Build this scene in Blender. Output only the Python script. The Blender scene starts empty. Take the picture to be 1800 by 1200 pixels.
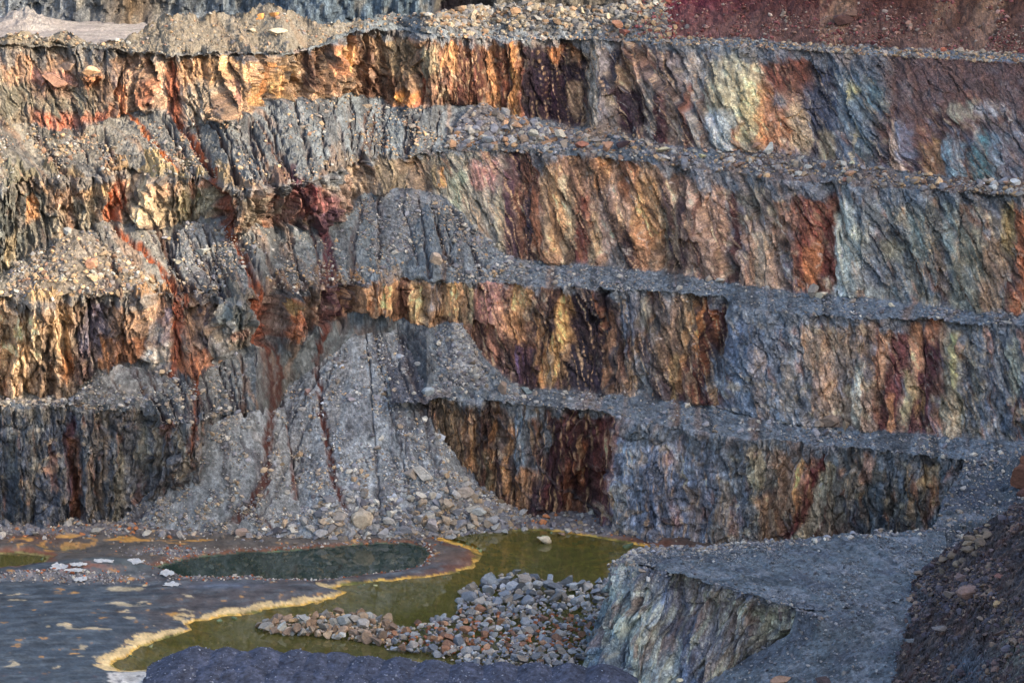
import bpy, math, random
import numpy as np
from mathutils import Vector, Matrix

rng = np.random.default_rng(7)
random.seed(7)
SC = bpy.context.scene
COL = SC.collection
R = math.radians

# ---------------------------------------------------------------- camera
PITCH = R(15.0)
CAM = np.array([0.0, 0.0, 151.0])
FPX = 8024.0
cd = bpy.data.cameras.new("camera")
cam = bpy.data.objects.new("camera", cd)
COL.objects.link(cam)
cam.location = CAM
cam.rotation_euler = (math.pi / 2 - PITCH, 0, 0)
cd.sensor_width = 36.0
cd.lens = FPX / 1800 * 36
cd.clip_start = 1.0
cd.clip_end = 6000
SC.camera = cam

# ---------------------------------------------------------------- light
SUN_AZ, SUN_EL = R(122), R(24)          # clockwise from +Y
SUNV = np.array([math.sin(SUN_AZ) * math.cos(SUN_EL), math.cos(SUN_AZ) * math.cos(SUN_EL), math.sin(SUN_EL)])
world = bpy.data.worlds.new("World")
SC.world = world
world.use_nodes = True
wn = world.node_tree
wn.nodes.clear()
wo = wn.nodes.new("ShaderNodeOutputWorld")
wb = wn.nodes.new("ShaderNodeBackground")
ws = wn.nodes.new("ShaderNodeTexSky")
ws.sky_type = 'NISHITA'
ws.sun_disc = False
ws.sun_elevation = SUN_EL
ws.sun_rotation = SUN_AZ
ws.air_density = 1.0
ws.dust_density = 4.0
ws.ozone_density = 0.4
wb.inputs[1].default_value = 0.15
wn.links.new(ws.outputs[0], wb.inputs[0])
wn.links.new(wb.outputs[0], wo.inputs[0])
sd = bpy.data.lights.new("sun", 'SUN')
sd.energy = 2.35
sd.angle = R(0.5)
sd.color = (1.0, 0.83, 0.62)
sun = bpy.data.objects.new("sun", sd)
COL.objects.link(sun)
sun.rotation_euler = Vector(SUNV).to_track_quat('Z', 'Y').to_euler()
sun.location = (200, 300, 300)
vs = SC.view_settings
vs.view_transform = 'Standard'
vs.look = 'None'
vs.gamma = 1.0
vs.use_curve_mapping = False
vs.exposure = 1.68

# ---------------------------------------------------------------- numpy helpers
cp, sp = math.cos(PITCH), math.sin(PITCH)

def ray(px, py):
    px = np.asarray(px, float); py = np.asarray(py, float)
    v = 600 - py
    return np.stack([px - 900, FPX * cp + v * sp, -FPX * sp + v * cp], -1)

def unp(px, py, z):
    d = ray(px, py)
    t = (np.asarray(z, float) - CAM[2]) / d[..., 2]
    return CAM + d * t[..., None]

def proj(P):
    q = P - CAM
    f = q[..., 1] * cp - q[..., 2] * sp
    u = q[..., 1] * sp + q[..., 2] * cp
    return 900 + FPX * q[..., 0] / f, 600 - FPX * u / f

def lin(c):
    c = np.asarray(c, float) / 255.0
    return np.where(c <= 0.04045, c / 12.92, ((c + 0.055) / 1.055) ** 2.4)

_pr = np.random.default_rng(11)
PERM = _pr.permutation(256).astype(np.int32)
PERM = np.concatenate([PERM, PERM])
GR = _pr.normal(size=(256, 3)).astype(np.float32)
GR /= np.linalg.norm(GR, axis=1)[:, None]

def perlin(x, y, z=0.0, seed=0):
    x, y, z = np.broadcast_arrays(np.asarray(x, np.float32), np.asarray(y, np.float32), np.asarray(z, np.float32))
    x = x + 17.3 * seed; y = y + 5.7 * seed; z = z + 3.1 * seed
    xi = np.floor(x).astype(np.int32); yi = np.floor(y).astype(np.int32); zi = np.floor(z).astype(np.int32)
    xf = x - xi; yf = y - yi; zf = z - zi
    s = lambda t: t * t * t * (t * (t * 6 - 15) + 10)
    u, v, w = s(xf), s(yf), s(zf)
    out = 0
    for a in (0, 1):
        pa = PERM[(xi + a) & 255]; wa = u if a else 1 - u
        for b in (0, 1):
            pb = PERM[(pa + yi + b) & 255]; wb_ = v if b else 1 - v
            for c in (0, 1):
                g = GR[PERM[(pb + zi + c) & 255]]
                wc = w if c else 1 - w
                out = out + wa * wb_ * wc * (g[..., 0] * (xf - a) + g[..., 1] * (yf - b) + g[..., 2] * (zf - c))
    return out * 1.6

def fbm(x, y, z=0.0, o=4, seed=0, gain=0.5):
    r = 0; a = 1.0; f = 1.0
    for i in range(o):
        r = r + a * perlin(x * f, y * f, z * f, seed + i * 3)
        a *= gain; f *= 2.03
    return r

def hsh(i, j, seed):
    n = (i.astype(np.int64) * 374761393 + j.astype(np.int64) * 668265263 + seed * 974711) & 0xffffffff
    n = ((n ^ (n >> 13)) * 1274126177) & 0xffffffff
    n = (n ^ (n >> 16)) & 0xffffffff
    return n

def worley(u, v, seed=0):
    ui = np.floor(u).astype(np.int64); vi = np.floor(v).astype(np.int64)
    f1 = np.full(u.shape, 9.0, np.float32); f2 = f1.copy()
    idd = np.zeros(u.shape, np.int64); dx = np.zeros(u.shape, np.float32); dy = dx.copy()
    for a in (-1, 0, 1):
        for b in (-1, 0, 1):
            h = hsh(ui + a, vi + b, seed)
            cx = ui + a + (h & 0xffff) / 65536.0
            cy = vi + b + ((h >> 16) & 0xffff) / 65536.0
            ex = (u - cx).astype(np.float32); ey = (v - cy).astype(np.float32)
            d = np.sqrt(ex * ex + ey * ey)
            m = d < f1
            f2 = np.where(m, f1, np.minimum(f2, d))
            f1 = np.where(m, d, f1); idd = np.where(m, h, idd)
            dx = np.where(m, ex, dx); dy = np.where(m, ey, dy)
    return f1, f2, idd, dx, dy

def idr(idd, k):
    n = (idd * 2654435761 + k * 40503) & 0xffffffff
    n = ((n ^ (n >> 15)) * 2246822519) & 0xffffffff
    n = n ^ (n >> 13)
    return ((n & 0xffff) / 65535.0).astype(np.float32)

def facet(u, v, seed, tilt=1.2):
    f1, f2, i, dx, dy = worley(u, v, seed)
    off = idr(i, 1) - 0.5 + tilt * (dx * (idr(i, 2) - 0.5) + dy * (idr(i, 3) - 0.5))
    return off, f2 - f1, i

def sst(a, b, x):
    t = np.clip((x - a) / (b - a), 0, 1)
    return t * t * (3 - 2 * t)

def interp(nodes, x, k=1):
    n = np.array([(a[0], a[k]) for a in nodes], float)
    return np.interp(x, n[:, 0], n[:, 1])

def smooth1(a, w):
    k = np.hanning(w + 2)[1:-1]; k /= k.sum()
    p = np.pad(a, (w, w), mode='edge')
    return np.convolve(p, k, 'same')[w:-w]

def polyd(px, py, pts):
    """distance to a polyline and the parameter along it (0..1)"""
    best = np.full(px.shape, 1e9); bt = np.zeros(px.shape); n = len(pts) - 1
    for i in range(n):
        ax, ay = pts[i][:2]; bx, by = pts[i + 1][:2]
        ex, ey = bx - ax, by - ay
        t = np.clip(((px - ax) * ex + (py - ay) * ey) / (ex * ex + ey * ey + 1e-9), 0, 1)
        d = np.hypot(px - ax - t * ex, py - ay - t * ey)
        m = d < best
        best = np.where(m, d, best); bt = np.where(m, (i + t) / n, bt)
    return best, bt

def inside(px, py, poly):
    c = np.zeros(px.shape, bool); n = len(poly)
    for i in range(n):
        x1, y1 = poly[i]; x2, y2 = poly[(i + 1) % n]
        if y1 == y2: continue
        m = ((y1 > py) != (y2 > py)) & (px < (x2 - x1) * (py - y1) / (y2 - y1) + x1)
        c ^= m
    return c

def sdf(px, py, poly):
    d, _ = polyd(px, py, list(poly) + [poly[0]])
    return np.where(inside(px, py, poly), -d, d)

# ---------------------------------------------------------------- mesh helpers
def mesh_raw(name, V, F, col=None, mat=None, smooth=False):
    me = bpy.data.meshes.new(name)
    F = np.asarray(F, np.int32); k = F.shape[1]
    me.vertices.add(len(V)); me.vertices.foreach_set("co", np.asarray(V, np.float32).ravel())
    me.loops.add(F.size); me.loops.foreach_set("vertex_index", F.ravel())
    me.polygons.add(len(F))
    me.polygons.foreach_set("loop_start", np.arange(0, F.size, k, dtype=np.int32))
    me.update(calc_edges=True)
    if smooth:
        me.polygons.foreach_set("use_smooth", np.ones(len(F), bool))
    else:
        me.polygons.foreach_set("use_smooth", np.zeros(len(F), bool))
    if col is not None:
        a = me.color_attributes.new("Col", 'FLOAT_COLOR', 'POINT')
        c4 = np.ones((len(V), 4), np.float32); c4[:, :3] = col
        a.data.foreach_set("color", c4.ravel())
    if mat: me.materials.append(mat)
    return me

def add(name, me, kind=None, label=None, cat=None, group=None, parent=None):
    o = bpy.data.objects.new(name, me); COL.objects.link(o)
    if kind: o["kind"] = kind
    if label: o["label"] = label
    if cat: o["category"] = cat
    if group: o["group"] = group
    if parent: o.parent = parent
    return o

def grid_faces(r, c):
    i = np.arange(r * c).reshape(r, c)
    return np.stack([i[:-1, :-1], i[1:, :-1], i[1:, 1:], i[:-1, 1:]], -1).reshape(-1, 4)

def sheet_obj(name, P, C, mat, label, cat, kind="structure", skirt=0, smooth=False):
    if skirt:
        rr, cc = P.shape[:2]
        Q = np.zeros((rr + 2, cc + 2, 3)); Q[1:-1, 1:-1] = P
        Q[0, 1:-1] = P[0] - [0, 0, skirt]; Q[-1, 1:-1] = P[-1] - [0, 0, skirt]
        Q[:, 0] = Q[:, 1]; Q[:, -1] = Q[:, -2]
        Q[1:-1, 0, 2] -= skirt; Q[1:-1, -1, 2] -= skirt
        D = np.pad(C, ((1, 1), (1, 1), (0, 0)), mode='edge')
        P, C = Q, D
    rr, cc = P.shape[:2]
    me = mesh_raw(name, P.reshape(-1, 3), grid_faces(rr, cc), C.reshape(-1, 3), mat, smooth)
    return add(name, me, kind, label, cat)

# ---------------------------------------------------------------- materials
def new_mat(name):
    m = bpy.data.materials.new(name); m.use_nodes = True
    nt = m.node_tree; nt.nodes.clear()
    return m, nt, nt.nodes.new, nt.links.new

def rock_mat(name, stretch=1.0, bump=0.5, scale=1.0, rough=0.85, obj_color=False, speck=0.35, cracks=0.0):
    m, nt, N, L = new_mat(name)
    out = N("ShaderNodeOutputMaterial"); b = N("ShaderNodeBsdfPrincipled")
    L(b.outputs[0], out.inputs[0])
    geo = N("ShaderNodeNewGeometry"); mp = N("ShaderNodeMapping")
    mp.inputs["Scale"].default_value = (scale, scale, scale * stretch)
    L(geo.outputs["Position"], mp.inputs[0])
    n1 = N("ShaderNodeTexNoise"); n1.inputs["Scale"].default_value = 1.1; n1.inputs["Detail"].default_value = 6; n1.inputs["Roughness"].default_value = 0.7
    n2 = N("ShaderNodeTexNoise"); n2.inputs["Scale"].default_value = 4.5; n2.inputs["Detail"].default_value = 4; n2.inputs["Roughness"].default_value = 0.75
    L(mp.outputs[0], n1.inputs[0]); L(mp.outputs[0], n2.inputs[0])
    r1 = N("ShaderNodeMapRange"); r1.inputs[1].default_value = .3; r1.inputs[2].default_value = .7; r1.inputs[3].default_value = 1 - speck; r1.inputs[4].default_value = 1 + speck
    r2 = N("ShaderNodeMapRange"); r2.inputs[1].default_value = .3; r2.inputs[2].default_value = .7; r2.inputs[3].default_value = 1 - speck * .8; r2.inputs[4].default_value = 1 + speck * .8
    L(n1.outputs[0], r1.inputs[0]); L(n2.outputs[0], r2.inputs[0])
    mu = N("ShaderNodeMath"); mu.operation = 'MULTIPLY'; L(r1.outputs[0], mu.inputs[0]); L(r2.outputs[0], mu.inputs[1])
    if obj_color:
        oi = N("ShaderNodeObjectInfo"); csrc = oi.outputs["Color"]
    else:
        at = N("ShaderNodeAttribute"); at.attribute_name = "Col"; csrc = at.outputs["Color"]
    vm = N("ShaderNodeVectorMath"); vm.operation = 'SCALE'
    L(csrc, vm.inputs[0]); L(mu.outputs[0], vm.inputs["Scale"])
    L(vm.outputs[0], b.inputs["Base Color"])
    b.inputs["Roughness"].default_value = rough
    b.inputs["Specular IOR Level"].default_value = 0.25
    bu = N("ShaderNodeBump"); bu.inputs["Strength"].default_value = bump; bu.inputs["Distance"].default_value = 0.25
    ad = N("ShaderNodeMath"); ad.operation = 'MULTIPLY_ADD'; L(n2.outputs[0], ad.inputs[0]); ad.inputs[1].default_value = 0.4; L(n1.outputs[0], ad.inputs[2])
    src = ad.outputs[0]
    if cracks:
        # joints: warped cell edges, taller than wide, cut into the relief, crevice shade put into the colour
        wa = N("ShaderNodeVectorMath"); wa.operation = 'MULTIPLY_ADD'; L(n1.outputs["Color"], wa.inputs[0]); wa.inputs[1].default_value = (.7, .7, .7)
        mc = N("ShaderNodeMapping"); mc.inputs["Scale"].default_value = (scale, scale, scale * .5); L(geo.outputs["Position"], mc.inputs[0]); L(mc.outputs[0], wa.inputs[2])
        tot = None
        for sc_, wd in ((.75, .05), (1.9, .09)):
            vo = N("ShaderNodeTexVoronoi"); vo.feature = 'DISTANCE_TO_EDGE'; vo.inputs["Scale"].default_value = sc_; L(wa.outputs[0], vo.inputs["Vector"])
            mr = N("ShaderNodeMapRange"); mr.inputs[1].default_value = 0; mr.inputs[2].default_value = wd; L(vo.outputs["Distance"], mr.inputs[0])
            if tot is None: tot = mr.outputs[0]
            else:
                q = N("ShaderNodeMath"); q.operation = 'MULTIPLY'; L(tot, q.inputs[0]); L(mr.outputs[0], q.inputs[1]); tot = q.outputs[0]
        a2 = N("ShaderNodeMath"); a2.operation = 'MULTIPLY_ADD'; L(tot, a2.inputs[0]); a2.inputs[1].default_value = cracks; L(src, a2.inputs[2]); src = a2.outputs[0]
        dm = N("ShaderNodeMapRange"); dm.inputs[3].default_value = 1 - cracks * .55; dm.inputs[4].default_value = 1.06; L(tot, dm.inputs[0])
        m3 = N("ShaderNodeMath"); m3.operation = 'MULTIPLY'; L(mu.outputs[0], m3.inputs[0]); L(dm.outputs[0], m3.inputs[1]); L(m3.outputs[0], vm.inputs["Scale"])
    L(src, bu.inputs["Height"]); L(bu.outputs[0], b.inputs["Normal"])
    return m

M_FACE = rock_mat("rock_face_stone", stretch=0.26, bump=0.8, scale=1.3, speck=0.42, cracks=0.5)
M_GRAVEL = rock_mat("crushed_gravel", stretch=1, bump=0.7, scale=2.2, speck=0.42)
M_MUD = rock_mat("pit_floor_mud", stretch=1, bump=0.18, scale=0.8, rough=0.6, speck=0.2)
M_STONE = rock_mat("loose_stone", bump=0.4, scale=2.5, speck=0.25)
M_BOULDER = rock_mat("boulder_stone", bump=0.5, scale=2.0, obj_color=True, speck=0.3)


# ================================================================ THE QUARRY WALL
Z1, Z2, Z3, Z4, Z0 = 44.0, 33.0, 22.0, 11.0, -2.0
T_ = [(-400,70),(0,66),(30,62),(60,60),(90,68),(115,57),(140,68),(180,76),(215,70),(235,55),(265,38),(295,27),(360,26),(430,22),(455,8),(480,3),(500,12),(530,25),(560,42),(600,40),(640,30),(700,28),(760,28),(800,18),(830,14),(900,12),(1000,14),(1060,12),(1110,0),(1150,-25),(1200,-60),(2300,-60)]
B1 = [(-400,84),(0,77),(150,81),(220,88),(300,96),(400,92),(500,94),(560,80),(620,52),(700,44),(760,58),(830,60),(900,66),(1000,64),(1100,68),(1200,68),(1300,70),(1440,80),(1600,87),(1800,96),(2300,110)]
C1 = [(-400,92),(0,82),(150,86),(220,92),(300,100),(400,96),(500,98),(560,85),(620,60),(700,52),(760,66),(830,68),(900,72),(1000,70),(1100,73),(1200,78),(1440,93),(1600,100),(1800,112),(2300,130)]
T1 = [(-400,225),(0,212),(60,218),(100,235),(160,228),(230,198),(300,200),(340,210),(400,205),(450,195),(520,178),(620,168),(680,186),(730,194),(780,186),(830,185),(900,205),(960,215),(1000,228),(1060,232),(1100,245),(1150,256),(1200,262),(1300,268),(1400,275),(1500,290),(1600,305),(1700,318),(1800,322),(2300,340)]
C2 = [(-400,345),(0,330),(60,312),(150,305),(250,303),(360,310),(400,320),(460,330),(520,325),(580,310),(620,290),(660,272),(730,275),(800,266),(880,268),(1000,275),(1100,283),(1200,295),(1300,305),(1400,318),(1480,326),(1600,332),(1800,345),(2300,370)]
T2 = [(-400,520),(0,490),(60,446),(130,404),(180,392),(240,398),(300,400),(360,392),(400,400),(450,405),(500,400),(560,395),(600,378),(640,348),(690,338),(740,338),(790,350),(810,370),(840,405),(880,443),(900,455),(960,462),(1050,468),(1100,475),(1200,487),(1300,502),(1400,517),(1500,524),(1600,536),(1700,548),(1800,554),(2300,580)]
C3 = [(-400,535),(0,525),(60,524),(120,520),(187,528),(300,510),(367,513),(450,527),(483,510),(540,506),(600,500),(630,495),(700,492),(760,502),(800,500),(850,495),(900,500),(960,503),(1050,508),(1100,512),(1200,516),(1270,522),(1300,538),(1400,552),(1500,560),(1660,563),(1700,570),(1800,572),(2300,600)]
T3 = [(-400,705),(0,699),(100,703),(130,697),(165,662),(200,646),(290,646),(335,660),(390,630),(450,605),(500,600),(530,603),(560,585),(600,560),(635,545),(680,560),(720,575),(760,577),(790,572),(820,590),(850,632),(880,664),(910,682),(1000,690),(1100,695),(1180,706),(1250,712),(1300,726),(1400,746),(1480,756),(1560,761),(1640,767),(1700,772),(1800,778),(2300,810)]
C4 = [(-400,718),(0,712),(80,712),(150,718),(200,720),(250,725),(300,735),(330,742),(380,726),(450,722),(510,752),(680,760),(720,730),(750,704),(830,703),(900,710),(980,718),(1060,724),(1100,737),(1200,752),(1300,768),(1400,776),(1460,781),(1540,790),(1620,800),(1700,808),(1800,815),(2300,850)]
T4 = [(-400,930),(0,924),(100,924),(200,920),(250,916),(400,922),(450,915),(510,880),(680,882),(750,903),(900,906),(940,908),(1000,905),(1060,925),(1100,936),(1200,955),(1300,968),(1400,980),(1600,1005),(2300,1100)]

xs = np.concatenate([np.arange(-400, -60, 14), np.arange(-60, 1864, 2.0), np.arange(1864, 2300, 14)]).astype(float)
NX = len(xs)
def rough_line(nodes, amp, seed, w=7):
    y = smooth1(interp(nodes, xs), w)
    lf = 1 - sst(640, 860, xs)
    if ROUGH == 0: return y
    return y + amp * (1 + 1.5 * lf) * fbm(xs / 30.0, seed * 7.7, 0, 4, seed) + (seed in (2, 3, 5, 6, 7)) * lf * 11 * fbm(xs / 95.0, seed * 3.1, 0, 2, seed + 20)

def solve_up(px, py, base, slope):
    """point on the view ray of (px,py) lying 'slope' above the base point, going back in Y"""
    d = ray(px, py)
    # z = base.z + slope*(Y-base.y);  CAM + t d
    t = (base[:, 2] + slope * (CAM[1] - base[:, 1]) - CAM[2]) / (d[:, 2] - slope * d[:, 1])
    return CAM + d * t[:, None]

ROUGH = 1
def make_lines():
    global s1, s2, s3, sT
    yC1 = rough_line(C1, 3.0, 1); yC2 = rough_line(C2, 3.0, 2); yC3 = rough_line(C3, 3.0, 3); yC4 = rough_line(C4, 3.0, 4)
    yT1 = rough_line(T1, 3.5, 5); yT2 = rough_line(T2, 3.5, 6); yT3 = rough_line(T3, 3.5, 7); yT4 = rough_line(T4, 3, 8)
    yB1 = np.minimum(rough_line(B1, 1.5, 9), yC1 - 2); yT = np.minimum(rough_line(T_, 2.5, 10, 4), yB1 - 1)
    PC1, PC2, PC3, PC4 = unp(xs, yC1, interp([(0,Z1),(540,Z1),(640,45.3),(780,45),(860,Z1)], xs)), unp(xs, yC2, Z2), unp(xs, yC3, Z3), unp(xs, yC4, interp([(0,Z4),(450,Z4),(510,5),(680,5),(720,8.5),(750,Z4),(2000,Z4)], xs))
    s1 = interp([(0, .6), (400, .6), (440, .4), (640, .4), (760, .6), (830, .45), (900, .2), (1450, .2), (1550, .5), (1800, .3)], xs)
    s2 = interp([(0, .7), (780, .7), (880, .35), (930, .1), (2000, .06)], xs)
    s3 = interp([(0, .06), (120, .1), (170, .7), (450, .7), (510, 2.6), (680, 2.6), (720, 1.2), (750, .7), (800, .7), (880, .4), (920, .06), (2000, .05)], xs)
    PT1 = solve_up(xs, np.minimum(yT1, yC2 - 3), PC2, s1)
    PT2 = solve_up(xs, np.minimum(yT2, yC3 - 3), PC3, s2)
    PT3 = solve_up(xs, np.minimum(yT3, yC4 - 3), PC4, s3)
    PT4 = unp(xs, yT4, Z0)
    w3 = interp([(430,0),(470,1),(740,1),(770,0)], xs)[:, None]
    PT3 = PT3 * (1 - w3) + w3 * unp(xs, yT3, Z3 - (yT3 - yC3) / 16.2)
    PB1 = solve_up(xs, yB1, PC1, interp([(0,.6),(620,.6),(760,.3),(860,.08)], xs))
    sT = interp([(0, .6), (1130, .6), (1160, .72), (2300, .72)], xs)
    PTT = solve_up(xs, yT, PB1, sT)
    return [PTT, PB1, PC1, PT1, PC2, PT2, PC3, PT3, PC4, PT4]
lines = make_lines()
PTT, PB1, PC1, PT1, PC2, PT2, PC3, PT3, PC4, PT4 = lines
ROUGH = 0
lines_s = make_lines()
kinds = ['slope', 'bench', 'face', 'bench', 'face', 'bench', 'face', 'bench', 'face']
nrow = [46, 6, 86, 52, 92, 58, 92, 52, 108]
rowsP = []; rowsT = []; rowsK = []; bounds = [0]
for k, (A, B, n) in enumerate(zip(lines[:-1], lines[1:], nrow)):
    for i in range(n):
        t = i / n
        if kinds[k] == 'face': p_ = A * (1 - t) + B * t
        else:
            As, Bs = lines_s[k], lines_s[k + 1]
            p_ = As * (1 - t) + Bs * t + (A - As) * math.exp(-t / .1) * (1 - t) + (B - Bs) * math.exp(-(1 - t) / .1) * t
        rowsP.append(p_); rowsT.append(t); rowsK.append(k)
    bounds.append(len(rowsP))
rowsP.append(lines[-1].copy()); rowsT.append(1.0); rowsK.append(8)
# run the foot of the wall on under the floor
W = np.stack(rowsP); TT = np.array(rowsT)[:, None] * np.ones(NX); KK = np.array(rowsK)[:, None] * np.ones(NX, int)
wpx, wpy = proj(W)
X, Y, Z = W[..., 0], W[..., 1], W[..., 2]

# outward horizontal direction of the faces
mid = (PC2 + PC3 + PC4) / 3
tx = np.gradient(smooth1(mid[:, 0], 40)); ty = np.gradient(smooth1(mid[:, 1], 40))
ln = np.hypot(tx, ty); NH = np.stack([ty / ln, -tx / ln], -1)
NH[NH[:, 1] > 0] *= -1

isface = np.isin(KK, (2, 4, 6, 8)).astype(float)
fw = isface.copy()
for _ in range(3):
    fw[1:-1] = (fw[:-2] + fw[1:-1] * 2 + fw[2:]) / 4
gw = 1 - fw
U = X + 0.35 * (Y - 500)
# roughness: left wall and upper right are blocky, the right faces smoother
lefty = 1 - sst(620, 840, wpx)
brk = np.clip(lefty + 0.75 * (sst(1480, 1600, wpx) * (KK == 2)) + 0.35 * sst(1440, 1500, wpx) * (KK == 8), 0, 1)
dz_ = np.select([KK == 2, KK == 4, KK == 6, KK == 8], [sst(640, 760, wpx) * (1 - sst(1230, 1300, wpx)), sst(860, 900, wpx) * (1 - sst(1280, 1300, wpx)), sst(800, 860, wpx) * (1 - sst(1255, 1290, wpx)), sst(740, 800, wpx) * (1 - sst(1060, 1085, wpx))], 0 * X)
brk *= np.where(KK == 8, .45, 1)
warp = 0.5 * fbm(U / 3, Z / 6, Y * 0 + 2.0, 3, 21)
Uw = U + warp * 1.3 + .5 * perlin(U / 12, Z / 14, 0, 22)
Fd = 1.2 * perlin(U / 8.0, Z / 16, 0, 31) + 0.3 * (1 - 2 * np.abs(perlin(Uw / 3.0, Z / 11, 0, 32))) * (0.5 + .6 * brk)
o1, e1, i1 = facet(Uw / 2.2, Z / 7.0 + .25 * warp, 41, 1.5)
ob, eb, ib = facet((U + .3 * warp) / 3.0, Z / 10.0 + .3 * warp, 44, 1.8)
od, ed, idd_ = facet((U + .15 * warp) / 1.1, Z / 7.0, 45, 1.6)
o2, e2, i2 = facet(Uw / 0.95, Z / 3.2 + .4 * warp, 42, 1.7)
o3, e3, i3 = facet(Uw / 0.42, Z / 1.15 - warp, 43, 1.8)
sm_ = np.clip(dz_ + .35 * (wpx > 1230), 0, 1)
Fd += (1 - .72 * sm_) * ((0.6 + .75 * brk) * 1.15 * o1 + (0.5 + .7 * brk) * o2) + (1 - .5 * sm_) * (0.3 + .4 * brk) * o3 + (.55 + .6 * sm_) * 1.25 * ob + (.3 + .4 * sm_) * od
Fd -= (0.4 + .4 * brk) * np.exp(-e1 / .05) + .3 * np.exp(-e2 / .07) * (.5 + brk)
Fd += 0.10 * fbm(U / 0.25, Z / 1.2, 0, 3, 33) * (1.1 - .4 * brk)          # fine upright ribbing
Fd += .15 * fbm(U / .8, Z / 1.6, 0, 4, 34)
Fd *= np.where(KK == 2, 1 - .6 * sst(1520, 1600, wpx), 1)
Fd -= (0.4)
# individual buttresses and hollows: (x px, y px, rx, ry, metres towards the viewer)
BUMPS = [(1300,640,50,110,1.6),(1500,430,40,110,2.2),(1460,440,26,110,-1.6),(1120,860,70,90,1.5),(1030,840,45,110,-1.0),
 (1290,180,50,80,1.6),(1000,160,60,80,-2.2),(1105,190,20,60,-1.3),(1180,215,12,50,-1.5),(1050,190,18,80,1.6),(830,150,60,60,.8),
 (1430,180,30,90,-1.2),(1585,250,24,35,2.0),(1710,280,50,40,1.8),(1690,205,30,16,1.3),(1380,210,30,50,1.0),
 (905,370,20,90,-1.0),(960,370,30,90,1.0),(1090,390,46,60,1.3),(1190,360,16,90,-.9),(1240,390,35,90,.9),(1385,440,60,90,.6),
 (1025,600,35,90,-1.7),(975,590,22,80,.9),(1080,620,20,80,-.8),(1150,610,40,80,1.0),(1265,600,18,80,-1.2),(1620,650,24,80,-1.2),(1575,650,18,80,-.7),(1672,630,18,70,1.0),
 (1440,860,50,80,-.8),(1410,880,24,70,1.4),(1560,860,60,50,.8),(850,600,40,50,.6),(900,620,30,60,-.9),(950,790,30,60,-1.0),
 (160,128,22,16,2.4),(95,140,34,20,1.8),(110,170,40,50,-1.0),(250,150,30,60,1.0),(300,150,14,60,-1.0),(425,130,60,34,1.2),(530,140,12,50,-1.2),(585,130,25,60,1.2),
 (60,380,50,60,-1.2),(170,330,60,30,1.3),(280,330,40,30,1.4),(385,360,16,50,-1.6),(430,380,20,50,.8),(200,360,14,40,-1.0),
 (40,560,60,50,1.6),(170,570,60,60,-.5),(230,590,40,60,1.0),(312,590,14,80,-1.4),(400,560,50,50,1.3),(470,560,14,60,-1.5),(515,560,18,44,1.2),(560,560,20,50,-.8),
 (60,820,30,90,.8),(128,830,12,90,-.9),(180,820,40,90,.7),(260,800,40,60,-.5),(330,790,26,40,.9)]
for bx, by, rx, ry, h in BUMPS:
    q = ((wpx - bx) / rx) ** 2 + ((wpy - by) / ry) ** 2
    Fd += h * np.exp(-q ** 1.5 * 0.9)

# rust-stained water channels, and gullies with their shade painted dark (photo positions): points, width px, depth m, colour, alpha
CH = [
 ([(298,105),(303,160),(308,205),(340,250),(375,300),(382,345),(392,395),(425,440),(445,490),(466,530),(468,600)], 7, .7, (122,64,40), .85),
 ([(468,590),(474,640),(482,700),(472,760),(468,820),(440,870),(415,900)], 7, .6, (74,46,42), .75),
 ([(482,600),(492,650),(490,700)], 6, .3, (76,48,42), .7),
 ([(462,620),(478,690)], 12, .2, (72,50,48), .4),
 ([(210,175),(232,205),(262,240),(290,275),(310,300)], 4, .3, (160,90,50), .75),
 ([(205,400),(250,440),(290,480),(309,515),(318,570),(312,620),(305,655)], 5, .5, (122,66,44), .85),
 ([(512,290),(535,340),(558,380),(575,430),(582,500),(598,545)], 9, .6, (78,48,56), .85),
 ([(545,400),(560,450),(575,520)], 3, .4, (70,52,54), .7),
 ([(590,545),(565,590),(558,640),(566,700),(578,760),(584,810),(600,860),(612,900)], 5.5, .4, (84,50,44), .85),
 ([(342,648),(346,700),(345,745),(332,785)], 5, .4, (110,62,44), .8),
 ([(332,785),(290,840),(228,912)], 3, .5, (58,54,58), .6),
 ([(640,350),(622,420),(618,470),(612,520)], 5, .5, (64,56,60), .55),
 ([(700,580),(720,640),(745,700),(765,760)], 5, .5, (74,64,66), .45),
 ([(505,745),(515,810),(520,860)], 4, .2, (92,58,50), .55),
 ([(385,450),(372,490),(355,520),(345,560)], 3.5, .5, (60,55,62), .6),
 ([(185,400),(195,440),(204,490),(208,515)], 3.5, .5, (64,58,62), .6),
 ([(306,400),(308,450),(312,500)], 3, .4, (66,58,60), .6),
 ([(335,410),(358,445),(370,470)], 3, .4, (70,60,64), .5),
 ([(75,235),(95,270),(112,300)], 3, .4, (70,62,60), .5),
 ([(455,210),(480,260),(500,300)], 3, .4, (96,66,52), .5),
 ([(232,650),(262,690),(280,715)], 3.5, .4, (64,60,66), .6),
 ([(250,650),(290,690),(325,730)], 3.5, .4, (62,58,64), .6),
 ([(310,660),(322,700),(330,735)], 4, .4, (62,58,64), .6),
 ([(358,750),(340,800),(300,860)], 3, .3, (60,58,62), .4),
 ([(470,845),(440,880),(420,905)], 3, .3, (84,54,50), .7),
 ([(440,878),(462,900),(480,920)], 3, .3, (84,54,50), .6),
]
_r = random.Random(5)
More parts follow.
